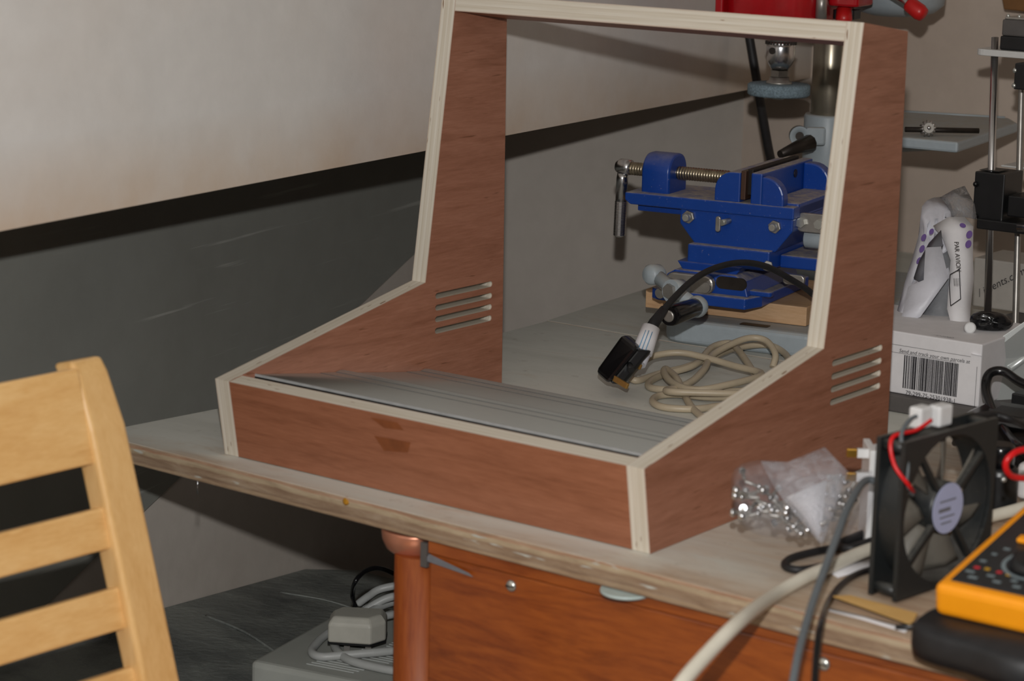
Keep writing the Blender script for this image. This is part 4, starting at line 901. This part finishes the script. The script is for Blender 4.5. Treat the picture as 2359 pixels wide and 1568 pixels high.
# ------------------------------------------------------------------ 3D printer
pt = thing('printer_frame', 'desktop 3D printer frame with polished rods, motor and black carriage', '3D printer', (-0.15301, 0.97361, 0.0188))
MB().cyl((-0.18759, 0.98566, 0.36141), (-0.14697, 0.92913, 0.034223), 0.0043).build('smooth_rod', 'steel', pt)
a_ = Vector((-0.17042, 1.0277, 0.32773)); b_ = Vector((-0.13251, 0.97544, 0.024088)); L_ = (b_ - a_).length; prof = []
for i in range(int(L_ / 0.0016)): prof += [(0.0036, i * 0.0016), (0.0042, i * 0.0016 + 0.0008)]
MB().lathe(prof, a_, b_ - a_, 12).build('threaded_rod', 'steel_dull', pt)
ry = 0.98227; rx = -0.18613; pz = 0.34351
MB().prism(rrect(rx - 0.020, rx + 0.22, ry - 0.012, ry + 0.07, 0.012), pz - 0.003, pz + 0.0045, 'z').build('top_plate', 'lacquer_white', pt, bevel=0.001)
mo = MB().box(rx + 0.008, rx + 0.052, ry - 0.004, ry + 0.04, pz + 0.0046, pz + 0.021).build('stepper_motor', 'black', pt, bevel=0.002)
MB().box(rx + 0.009, rx + 0.051, ry - 0.003, ry + 0.039, pz + 0.021, pz + 0.040).build('motor_body', 'dark_board', mo, bevel=0.002)
MB().box(rx + 0.011, rx + 0.049, ry - 0.001, ry + 0.037, pz + 0.040, pz + 0.043).build('motor_cap', 'steel_dull', mo, bevel=0.001)
for dx in (0.014, 0.028): MB().ball((rx + dx, ry + 0.002, pz + 0.0440), 0.0025).build('bolt_head', 'screw', mo)
def vbox(p_tl, p_br, y0, dep, name, m, parent=pt, bevel=0.0015): return MB().box(p_tl[0], p_br[0], y0, y0 + dep, p_br[2], p_tl[2]).build(name, m, parent, bevel=bevel)
cg = vbox((-0.18279, 0.945, 0.20842), (-0.14459, 0.945, 0.15231), 0.945, 0.05, 'carriage', 'black')
vbox((-0.17981, 0.95, 0.21028), (-0.15551, 0.95, 0.2097), 0.95, 0.03, 'carriage_cap', 'black', cg)
for py_ in ((-0.17966, 0.943, 0.19362), (-0.17702, 0.943, 0.15599)): MB().ball(py_, 0.0034).build('bolt_head', 'black_gloss', cg)
vbox((-0.17193, 0.935, 0.15491), (-0.078731, 0.935, 0.14295), 0.935, 0.05, 'cross_arm', 'black')
vbox((-0.14157, 0.95, 0.18371), (-0.086758, 0.95, 0.15941), 0.95, 0.04, 'nut_block', 'black')
cp = vbox((-0.1487, 0.96, 0.33597), (-0.1024, 0.96, 0.30571), 0.96, 0.04, 'rod_clamp', 'black')
for py_ in ((-0.14846, 0.962, 0.32737), (-0.14827, 0.962, 0.30985)): MB().ball(py_, 0.0032).build('bolt_head', 'screw', cp)
MB().cyl((-0.11732, 0.93, 0.15161), (-0.07737, 0.93, 0.15476), 0.005).build('cross_rod', 'steel', pt)
pu_ = MB().lathe([(0.013, -0.004), (0.013, -0.002), (0.0105, -0.001), (0.0105, 0.003), (0.013, 0.004)], (-0.16545, 1, 0.18727), (0.75, -0.65, 0), 24).build('idler_pulley', 'pulley', pt)
MB().lathe([(0.005, 0), (0.005, 0.006)], (-0.16161, 0.992, 0.18642), (0.75, -0.65, 0), 16).build('bearing', 'screw', pu_)
vbox((-0.18581, 1.02, 0.20607), (-0.1221, 1.02, 0.20838), 1.02, 0.04, 'middle_plate', 'lacquer_white')
# bent aluminium bracket with bolt, beside the parcel
_pts = [(-0.019237, 0.62211, 0.055868), (-0.014459, 0.62874, 0.067455), (0.020424, 0.66385, 0.10194), (0.037814, 0.68113, 0.11829), (0.038585, 0.68031, 0.11303), (0.021195, 0.66303, 0.096674), (-0.0098484, 0.63034, 0.060545), (-0.010658, 0.626, 0.046432), (-0.0064824, 0.62155, 0.017934), (-0.012471, 0.61751, 0.019521)]
_o = Vector((0.035, 0.05, 0)); N_ = len(_pts); _pp = [Vector(q) for q in _pts]
bk = MB().add(_pp + [q + _o for q in _pp], [list(range(N_)), list(range(2 * N_ - 1, N_ - 1, -1))] + [(i, (i + 1) % N_, N_ + (i + 1) % N_, N_ + i) for i in range(N_)]).build('bent_bracket', 'alu', pt, bevel=0.0008)
MB().lathe([(0.0085, 0.0), (0.0085, 0.006)], (-0.014732, 0.61027, 0.046607), (1.1494, 0.13009, 0.14813), 6, 0, False).build('bolt_head', 'steel_dull', bk)
MB().cyl((-0.01175, 0.61228, 0.045817), (0.0093339, 0.60339, 0.049245), 0.004).build('bolt_shank', 'thread', bk)
MB().lathe([(0.0095, 0), (0.0095, 0.002)], (0.00044883, 0.60902, 0.047358), (1.1494, 0.13009, 0.14813), 20).build('washer', 'screw', bk)
vbox((-0.019004, 0.7, 0.067096), (0.032956, 0.7, 0.07009), 0.70, 0.10, 'bed_plate', 'lacquer_white')
MB().tube([(0.0092842, 0.65437, 0.049386), (0.031047, 0.70318, 0.076271)], 0.004, 8).build('brace', 'alu', pt)
vbox((0.029083, 0.62, 0.033132), (0.077899, 0.62, 0.016157), 0.62, 0.1, 'foot_block', 'black')
for p_ in ([(0.095629, 0.54288, 0.059485), (0.069281, 0.54966, 0.062883), (0.049911, 0.55009, 0.070789), (0.039351, 0.54136, 0.067526), (0.043829, 0.5283, 0.053734), (0.069688, 0.49353, 0.042314), (0.1074, 0.44361, 0.036567), (0.14703, 0.39645, 0.035878), (0.14224, 0.46884, 0.006)],): cable('black_hose', p_, 0.0048, 'black_gloss', 'thick black lead looping beside the printer bracket', 'cable')
# wooden bracket high on the back wall
wb = thing('wall_bracket', 'brown wooden bracket on the back wall at the top right corner', 'bracket', (-0.40132, 1.49, 0.36546))
MB().prism([(-0.38823, 0.38199), (-0.38304, 0.36353), (-0.30813, 0.36113), (-0.31357, 0.43238)], 1.42, 1.4895, 'y').build('block', 'brown_box', wb, bevel=0.002)

# ------------------------------------------------------------------ case fan standing on the bench
FA = R(8); fd = Vector((math.sin(FA), math.cos(FA), 0)); fn = Vector((math.cos(FA), -math.sin(FA), 0)); fu = Vector((0, 0, 1))
F0 = Vector((0.21971, 0.013395, 0.0035)) + Vector((0, 0, 0.0)); FS = 0.127; FT = 0.027
fan = thing('case_fan', 'dusty black computer case fan with round pale label', 'fan', F0 + fd * 0.06)
def fpos(a, b, c): return F0 + fd * a + fu * b - fn * (FT - c)       # c = FT on the visible face
def ring_plate(c0, c1, name, par_):
    K = 40; h = FS / 2; vs = []; 
    for c in (c0, c1):
        for i in range(K):
            t_ = 2 * PI * i / K; ca, sa = math.cos(t_), math.sin(t_); s_ = h / max(abs(ca), abs(sa)); vs.append(fpos(h + ca * s_, h + sa * s_, c))
        for i in range(K):
            t_ = 2 * PI * i / K; vs.append(fpos(h + h * 0.935 * math.cos(t_), h + h * 0.935 * math.sin(t_), c))
    fs = []
    for i in range(K):
        j = (i + 1) % K
        fs += [(i, j, K + j, K + i), (2 * K + i, 3 * K + i, 3 * K + j, 2 * K + j), (i, 2 * K + i, 2 * K + j, j), (K + i, K + j, 3 * K + j, 3 * K + i)]
    return MB().add(vs, fs).build(name, 'fan', par_)
ring_plate(0.0, 0.004, 'back_flange', fan); fr = ring_plate(FT - 0.004, FT, 'front_flange', fan)
h = FS / 2; K = 40; vs = [fpos(h + r_ * math.cos(2 * PI * i / K), h + r_ * math.sin(2 * PI * i / K), c) for r_ in (h * 0.935, h * 0.975) for c in (0.003, FT - 0.003) for i in range(K)]
fs = []
for i in range(K):
    j = (i + 1) % K; fs += [(i, j, K + j, K + i), (2 * K + i, 3 * K + i, 3 * K + j, 2 * K + j)]
MB().add(vs, fs, 0, True).build('duct', 'fan', fan)
for a in (0.006, FS - 0.006):
    for b in (0.006, FS - 0.006): MB().cyl(fpos(a, b, 0.002), fpos(a, b, FT - 0.002), 0.0048, 12).build('corner_post', 'fan', fan)
MB().lathe([(0.021, 0.002), (0.021, FT - 0.004), (0.019, FT - 0.001)], fpos(h, h, 0), fn, 32).build('hub', 'fan', fan)
lbl = MB().lathe([(0.0205, 0), (0.0205, 0.0006)], fpos(h, h, FT - 0.0008), fn, 32).build('hub_label', 'fan_label', fan)
for k, (a, b, w_, hh) in enumerate(((-0.012, 0.012, 0.022, 0.0012), (-0.013, 0.004, 0.016, 0.0030), (-0.011, -0.001, 0.020, 0.0012), (-0.009, -0.006, 0.014, 0.0012))):
    MB().obox(fpos(h + a, h + b - 0.006, FT + 0.0000), fd * w_, fu * hh, fn * 0.0002).build('label_print', 'ink_grey', lbl)
for k in range(4):
    t_ = R(38 + 90 * k); d_ = fd * math.cos(t_) + fu * math.sin(t_); s_ = fn.cross(d_)
    c0 = fpos(h, h, FT - 0.006) + d_ * 0.018; MB().obox(c0 - s_ * 0.002, d_ * (h * 0.95 - 0.018), s_ * 0.004, fn * 0.005).build('strut', 'fan', fan)
for k in range(7):
    vs = []; K = 6
    for i in range(K + 1):
        r_ = 0.020 + (h * 0.90 - 0.020) * i / K; t0 = R(360 * k / 7 + 18 * i / K)
        for c, dt in ((0.004, 0), (0.0145, 0.28), (0.019, 0.52)): 
            t_ = t0 + dt * (0.65 + 0.35 * (1 - i / K)) * 1.35; vs.append(fpos(h + r_ * math.cos(t_), h + r_ * math.sin(t_), c))
    fs = [(3 * i + j, 3 * i + j + 1, 3 * i + j + 4, 3 * i + j + 3) for i in range(K) for j in range(2)]
    o = MB().add(vs, fs, 0, True).build('blade', 'fan_blade', fan); s_ = o.modifiers.new('thick', 'SOLIDIFY'); s_.thickness = 0.0014
MB().tube(smooth([fpos(0.02, FS * 0.66, FT - 0.004), fpos(0.004, FS * 0.74, FT + 0.002), fpos(-0.002, FS * 0.86, FT - 0.008), fpos(0.002, FS + 0.001, FT - 0.014), fpos(0.03, FS + 0.003, FT - 0.012), fpos(0.05, FS + 0.008, FT - 0.012)], 6), 0.0017, 8).build('red_wire', 'wire_red', fan)
MB().tube(smooth([fpos(0.02, FS * 0.64, FT - 0.004), fpos(0.006, FS * 0.72, FT - 0.001), fpos(0.006, FS * 0.86, FT - 0.001), fpos(0.008, FS + 0.002, FT - 0.010), fpos(0.03, FS + 0.012, FT - 0.016), fpos(0.05, FS + 0.010, FT - 0.016)], 6), 0.0017, 8).build('grey_wire', 'grey_cable', fan)
cn_ = MB().obox(fpos(0.036, FS + 0.002, FT - 0.024), fd * 0.016, fu * 0.017, fn * 0.012).build('connector', 'white_pl', fan, bevel=0.002)
MB().obox(fpos(0.056, FS + 0.001, FT - 0.020), fd * 0.018, fu * 0.017, fn * 0.012).build('connector', 'white_pl', fan, bevel=0.002)

# ------------------------------------------------------------------ multimeter with its black holster
T0 = Vector((0.28993, -0.052508, 0.05)); RX = (Vector((0.35364, -0.051593, 0.05)) - T0); LY = Vector((0.28464, 0.092817, 0.076)) - T0
ex = RX.normalized(); ey = (LY - ex * LY.dot(ex)); ly = ey.length; ey.normalize(); ez = ex.cross(ey)
MW = 0.086; ML = 0.165
mm = thing('multimeter', 'orange digital multimeter with black face tilted on the bench', 'multimeter', (T0.x, T0.y, 0.0))
def mp(a, b, c): return T0 + ex * a + ey * b + ez * c
MB().obox(mp(-0.006, -0.004, -0.026), ex * (MW + 0.006), ey * ML, ez * 0.026).build('housing', 'orange', mm, bevel=0.006, seg=3)
pn_ = MB().obox(mp(0.003, 0.006, -0.001), ex * (MW - 0.012), ey * (ML - 0.02), ez * 0.0022).build('face_panel', 'panel_black', mm, bevel=0.001)
kb = MB().lathe([(0.019, 0.001), (0.019, 0.004), (0.0165, 0.008), (0.014, 0.009)], mp(0.049, 0.052, 0), ez, 32).build('selector_knob', 'black', mm)
MB().obox(mp(0.0475, 0.036, 0.007), ex * 0.003, ey * 0.032, ez * 0.005).build('knob_bar', 'black_gloss', kb, bevel=0.0008)
mb = MB().lathe([(0.0245, 0), (0.0245, 0.0003), (0.0215, 0.0003), (0.0215, 0)], mp(0.049, 0.052, 0.0013), ez, 32, 0, False, False); mb.build('dial_ring', 'mark_grey', pn_)
MB().obox(mp(0.020, 0.082, 0.0012), ex * 0.012, ey * 0.009, ez * 0.004).build('power_button', 'orange', mm, bevel=0.0015)
for i, (a, b, m_, w_) in enumerate(((0.010, 0.030, 'mark_red', 0.0045), (0.018, 0.031, 'mark_yellow', 0.004), (0.028, 0.030, 'mark_red', 0.0040), (0.036, 0.029, 'mark_yellow', 0.0035), (0.007, 0.022, 'mark_grey', 0.007), (0.013, 0.014, 'mark_grey', 0.007), (0.024, 0.022, 'mark_grey', 0.006), (0.032, 0.015, 'mark_grey', 0.006), (0.043, 0.022, 'mark_grey', 0.005), (0.048, 0.014, 'mark_grey', 0.006), (0.009, 0.042, 'mark_grey', 0.005), (0.012, 0.056, 'mark_grey', 0.004), (0.016, 0.068, 'mark_grey', 0.005), (0.060, 0.020, 'mark_grey', 0.006))):
    MB().obox(mp(a, b, 0.0012), ex * w_, ey * 0.003, ez * 0.0003).build('face_marking', m_, pn_)
hs = [(-0.014, -0.008), (-0.010, -0.026), (0.006, -0.036), (0.04, -0.040), (0.10, -0.040), (0.10, 0.10), (0.02, 0.07), (-0.012, 0.022)]
hl = smooth([Vector((T0.x + ex.x * a - ex.y * b * 1.0, T0.y + ex.y * a + ex.x * b, 0.0)) for a, b in hs], 3, True)
hz = [(0.0, 0.96), (0.008, 1.0), (0.018, 1.0), (0.024, 0.94)]; cen = sum(hl, Vector()) / len(hl); vs = []; n_ = len(hl)
for z_, s_ in hz: vs += [cen + (v - cen) * s_ + Vector((0, 0, z_ + 0.0004)) for v in hl]
MB().add(vs, [(r_ * n_ + i, r_ * n_ + (i + 1) % n_, (r_ + 1) * n_ + (i + 1) % n_, (r_ + 1) * n_ + i) for r_ in range(3) for i in range(n_)] + [list(range(n_))[::-1], list(range(3 * n_, 4 * n_))], 0, True).build('holster', 'black_soft', mm)
MB().ball((0.32791, -0.075104, 0.018), 0.002).build('holster_stud', 'screw', mm)
MB().tube([(0.24759, -0.040001, 0.0032), (0.25553, -0.032986, 0.0035), (0.26526, -0.027617, 0.006)], [0.0018, 0.0026, 0.003], 8).build('probe_tip', 'black', mm)

# ------------------------------------------------------------------ screws, bags
def make_screw():
    t = thing('bag_screw', '', 'screw', (0, 0, 0), world=False)
    MB().lathe([(0.0014, 0.0), (0.0017, 0.0004), (0.0014, 0.0008), (0.0017, 0.0024), (0.0014, 0.0032), (0.0017, 0.0056), (0.0014, 0.0064), (0.0016, 0.012)], (0, 0, 0), (0, 0, 1), 8).build('shank', 'steel_dull', t)
    MB().lathe([(0.0030, 0.012), (0.0032, 0.0135), (0.0022, 0.0150), (0.0001, 0.0154)], (0, 0, 0), (0, 0, 1), 10).build('head', 'steel', t)
    return t
s0_ = make_screw(); sused = [False]
def put_screw(loc, rot, label, group, sc_=1.0):
    if not sused[0]: r = s0_; sused[0] = True
    else:
        r = s0_.copy(); COL.objects.link(r)
        for c in s0_.children: d = c.copy(); COL.objects.link(d); d.parent = r
    r.location = loc; r.rotation_euler = rot; r.scale = (sc_,) * 3; r['label'] = label; r['group'] = group
rnd = random.Random(11)
for i in range(46):
    f_ = rnd.random(); g_ = rnd.random()
    px_ = (Vector((0.083037, 0.0026661, 0.05217)) * (1 - f_) + Vector((0.13526, 0.025383, 0.039329)) * f_); up_ = (Vector((0.079083, 0.017022, 0.069345)) - Vector((0.086664, 0.0038535, 0.046469))) * (g_ ** 1.4) * (1 - 0.55 * f_)
    p_ = px_ + up_ + Vector((rnd.uniform(-.004, .004), rnd.uniform(-.006, .006), 0.002)); p_.z = max(p_.z, 0.0045)
    put_screw(p_, (rnd.uniform(1.0, 2.1), rnd.uniform(-0.5, 0.5), rnd.uniform(0, 6.28)), 'small steel screw inside the larger clear zip bag', 'screws in the larger zip bag', rnd.uniform(0.9, 1.15))
for i in range(30):
    f_ = rnd.random(); p_ = Vector((0.15409, 0.022044, 0.045973)) * (1 - f_) + Vector((0.14607, 0.056224, 0.077232)) * f_ + Vector((rnd.uniform(-.009, .009), rnd.uniform(-.005, .005), rnd.uniform(0, .006)))
    p_.z = max(p_.z, 0.0045)
    put_screw(p_, (rnd.uniform(0, 3), rnd.uniform(0, 3), rnd.uniform(0, 6.28)), 'tiny steel screw inside the smaller clear bag by the fan', 'screws in the smaller bag', rnd.uniform(0.55, 0.75))
zb1 = thing('zip_bag', 'larger clear zip bag of screws leaning against the cabinet side', 'plastic bag', (0.052974, 0.11516, 1.1102e-16))
pillow([(0.080956, -0.00016696, 0.047327), (0.066522, 0.013614, 0.067719), (0.064992, 0.022346, 0.080912), (0.074253, 0.037011, 0.08619), (0.091451, 0.049394, 0.084615), (0.11202, 0.049652, 0.075931), (0.13093, 0.046339, 0.058418), (0.14119, 0.030115, 0.040521), (0.13314, 0.016882, 0.037237), (0.11384, 0.0023694, 0.036674), (0.096912, -0.003093, 0.03957)], (-0.584, 0.78464, -0.20806), 0.026, 'bag_body', 'clear', zb1, noise=0.12, seedv=8)
sheet_grid([[(0.087578, 0.022639, 0.090715), (0.10523, 0.035734, 0.090544), (0.12486, 0.059642, 0.10158)], [(0.10613, 0.013208, 0.075172), (0.12423, 0.024549, 0.081543), (0.14184, 0.051337, 0.09471)], [(0.12229, 0.0092485, 0.062955), (0.13784, 0.019118, 0.070937), (0.15375, 0.048275, 0.08817)], [(0.13948, 0.011687, 0.047906), (0.14791, 0.016956, 0.05374), (0.15316, 0.033815, 0.068924)], [(0.15288, 0.012092, 0.035862), (0.15371, 0.013695, 0.039583), (0.15265, 0.021585, 0.04829)]], 'bag_flap', 'clear_fog', zb1, 0.0006)
sheet_grid([[(0.11903, 0.012212, 0.06885), (0.12866, 0.020977, 0.074884), (0.14173, 0.035289, 0.082552)], [(0.1308, 0.015511, 0.057872), (0.13788, 0.01977, 0.06367), (0.14445, 0.028466, 0.068413)], [(0.14747, 0.015638, 0.040387), (0.1482, 0.01735, 0.04479), (0.14719, 0.022126, 0.056027)]], 'paper_slip', 'paper', zb1, 0.0005)
zb2 = thing('small_zip_bag', 'smaller clear bag of tiny screws beside the fan', 'plastic bag', (0.1018, 0.13292, 0))
pillow([(0.15498, 0.010779, 0.039437), (0.14447, 0.024589, 0.058533), (0.13893, 0.044362, 0.076572), (0.14517, 0.057179, 0.083354), (0.15835, 0.079817, 0.083673), (0.16662, 0.067153, 0.060754), (0.16972, 0.045555, 0.042708), (0.15991, 0.024812, 0.040076)], (-0.584, 0.78464, -0.20806), 0.020, 'bag_body', 'clear', zb2, noise=0.15, seedv=9)

# ------------------------------------------------------------------ white mains plug behind the fan
wp = thing('white_plug', 'white three-pin mains plug with brass pins behind the fan', 'plug', (0.050887, 0.30459, 0))
_fx = Vector((0.79901, 0.60087, 0.023292)); _fx.z = 0; _fx.normalize(); _fy = Vector((-_fx.y, _fx.x, 0))
w0 = Vector((0.12983, 0.12858, 0.059252)); wz = w0.z
MB().obox(w0 - Vector((0, 0, wz - 0.0005)), _fx * 0.006, _fy * 0.042, Vector((0, 0, 0.086059 - 0.0005))).build('face_plate', 'white_pl', wp, bevel=0.001)
MB().obox(w0 + _fx * 0.006 + _fy * 0.002 - Vector((0, 0, wz - 0.003)), _fx * 0.028, _fy * 0.038, Vector((0, 0, 0.086059 - 0.006))).build('plug_body', 'white_pl', wp, bevel=0.004)
for a_, bz_ in (((0.12691, 0.13221, 0.081129), 0.0), ((0.13145, 0.12442, 0.063023), 0.0)):
    a_ = Vector(a_); MB().obox(a_ - _fx * 0.009 - Vector((0, 0, 0.0036)) + _fy * 0.004, _fx * 0.010, _fy * 0.004, (0, 0, 0.0075)).build('pin_sleeve', 'white_pl', wp)
    MB().obox(a_ - _fx * 0.018 - Vector((0, 0, 0.0036)) + _fy * 0.004, _fx * 0.009, _fy * 0.004, (0, 0, 0.0075)).build('brass_pin', 'brass', wp, bevel=0.001)

# ------------------------------------------------------------------ loose cables, strip, paper, black bits
cable('white_mains_cable', [(0.2146, -0.33061, -0.011909), (0.20729, -0.2788, 0.01172), (0.20035, -0.23007, 0.022713), (0.19076, -0.17174, 0.029316), (0.14495, -0.047238, 0.007), (0.14008, 0.0078309, 0.007), (0.14084, 0.044647, 0.007), (0.14154, 0.10479, 0.007), (0.15208, 0.17663, 0.007), (0.17159, 0.25616, 0.007), (0.18959, 0.3089, 0.01), (0.19912, 0.36036, 0.012)], 0.0055, 'cream', 'thick cream cable running off the bench front edge', 'cable', n=14)
cable('grey_cable', [(0.26964, -0.23591, -0.0015376), (0.24852, -0.1883, 0.021019), (0.22537, -0.13133, 0.036485), (0.20847, -0.082757, 0.05083), (0.19605, -0.043732, 0.064635), (0.18146, -0.00049871, 0.076383), (0.16586, 0.053168, 0.082239), (0.16569, 0.082151, 0.07187), (0.1142, 0.22974, 0.004)], 0.0030, 'grey_cable', 'thin grey cable hanging over the bench edge in front of the bags', 'cable')
cable('black_cable', [(0.27438, -0.2087, -0.0083222), (0.24761, -0.16006, 0.0099017), (0.22575, -0.11643, 0.019527), (0.18282, -0.027387, 0.005), (0.16644, 0.023937, 0.004), (0.16333, 0.061578, 0.004), (0.17222, 0.10015, 0.004)], 0.0028, 'black_gloss', 'thin black cable hanging over the bench edge beside the grey one', 'cable')
cable('black_loop', [(0.1309, 0.21786, 0.004), (0.12429, 0.15191, 0.004), (0.11589, 0.11469, 0.004), (0.10523, 0.082625, 0.004), (0.10074, 0.056392, 0.004), (0.10666, 0.036576, 0.004), (0.12116, 0.033887, 0.004), (0.13288, 0.062613, 0.004), (0.1344, 0.10339, 0.004), (0.13852, 0.15607, 0.004)], 0.0033, 'black_soft', 'black cable folded into a tight loop below the zip bags', 'cable')
bl = bpy.data.objects['black_loop']
MB().tube(smooth([(0.13086, 0.21717, 0.01), (0.12262, 0.15431, 0.01), (0.11828, 0.12466, 0.009), (0.11605, 0.10672, 0.007), (0.13168, 0.1004, 0.009), (0.13829, 0.12523, 0.011), (0.1456, 0.16504, 0.011)], 6), 0.0035, 10).build('extra_turn', 'black_soft', bl)
tag(MB().add([(0.16941, -0.00046595, 0.001), (0.1803, 0.011869, 0.001), (0.24233, 0.0068551, 0.001), (0.25202, -0.022449, 0.001)] + [(0.17681, -0.01412, 0.006), (0.18761, -0.0018932, 0.006), (0.2491, -0.0068629, 0.006), (0.2587, -0.035912, 0.006)], [(3, 2, 1, 0), (4, 5, 6, 7), (0, 1, 5, 4), (1, 2, 6, 5), (2, 3, 7, 6), (3, 0, 4, 7)]).build('pine_strip', 'pine_strip', at=(0.20288, 9.3092e-05, 0), bevel=0.0008), 'short pale pine strip lying in front of the fan', 'wood strip')
tag(sheet_grid([[(0.17909, -0.027088, 0.0006), (0.21288, -0.025259, 0.0006), (0.25308, -0.027923, 0.0006)], [(0.18276, -0.032208, 0.0006), (0.21839, -0.033988, 0.0006), (0.25528, -0.039101, 0.0006)]], 'paper_strip', 'paper', at=(0.21304, -0.025491, 0), thick=0.0006), 'thin white paper strip along the front of the pine strip', 'paper')
tag(sheet_grid([[(0.13247, 0.057984, 0.0006), (0.13467, 0.088532, 0.0012), (0.13643, 0.1246, 0.0006)], [(0.15031, 0.046157, 0.0006), (0.15457, 0.065586, 0.0012), (0.15821, 0.086656, 0.0006)]], 'paper_scrap', 'paper', at=(0.14043, 0.07828, 0), thick=0.0005), 'white paper scrap under the black loop beside the fan', 'paper')
# black ribbed canister
bc = thing('black_canister', 'black ribbed cylinder standing behind the fan and multimeter', 'canister', (0.17068, 0.29429, 0))
prof = [(0.0165, 0.0005)] + [q for i in range(14) for q in ((0.0172, 0.002 + i * 0.0026), (0.0165, 0.0033 + i * 0.0026))] + [(0.0165, 0.040), (0.014, 0.043)]
MB().lathe(prof, (0.16334, 0.30965, 0), (0, 0, 1), 28).build('ribbed_body', 'black', bc)
MB().lathe([(0.0125, 0.042), (0.013, 0.060), (0.011, 0.063)], (0.16334, 0.30965, 0), (0, 0, 1), 24).build('neck', 'black_gloss', bc)
MB().ball((0.25797, 0.11071, 0.088769), 0.0022).build('rivet', 'screw', bc)
cable('red_wire', [(0.28385, 0.13696, 0.11514), (0.27046, 0.11406, 0.11442), (0.26626, 0.10378, 0.11147), (0.26361, 0.10019, 0.10537), (0.264, 0.10458, 0.096799), (0.26682, 0.11773, 0.090375), (0.27973, 0.15124, 0.084423)], 0.0026, 'wire_red', 'red wire bending around beside the black cylinder', 'wire')
wl = thing('white_adapter', 'rounded white plastic adapter at the right edge behind the multimeter', 'adapter', (0.18505, 0.34739, 0))
MB().prism(rrect(0.16732 - 0.012, 0.16732 + 0.035, 0.36945 - 0.01, 0.36945 + 0.03, 0.009), 0.0005, 0.034, 'z').build('adapter_body', 'white_pl', wl, bevel=0.005, seg=3)
pb = thing('power_brick', 'black plastic power brick behind the fan', 'power brick', (0.08111, 0.47603, 0))
_bo = Vector((0.052582, 0.45475, 1.1102e-16))
MB().obox(_bo + Vector((0, 0, 0.0005)), (0.15, 0.01, 0), (-0.006, 0.075, 0), (0, 0, 0.046)).build('brick_body', 'black_gloss', pb, bevel=0.006, seg=3)
MB().obox(_bo + Vector((0.02, 0.02, 0.0462)), (0.09, 0.006, 0), (-0.003, 0.035, 0), (0, 0, 0.0006)).build('rating_plate', 'black', pb)
cable('brick_lead', [(0.073786, 0.40346, 0.03), (0.14457, 0.26676, 0.082352), (0.14665, 0.28274, 0.088723), (0.15314, 0.31263, 0.087085), (0.16451, 0.34347, 0.075366), (0.10255, 0.55604, 0.01)], 0.0032, 'black_soft', 'black lead arching over the power brick', 'cable')
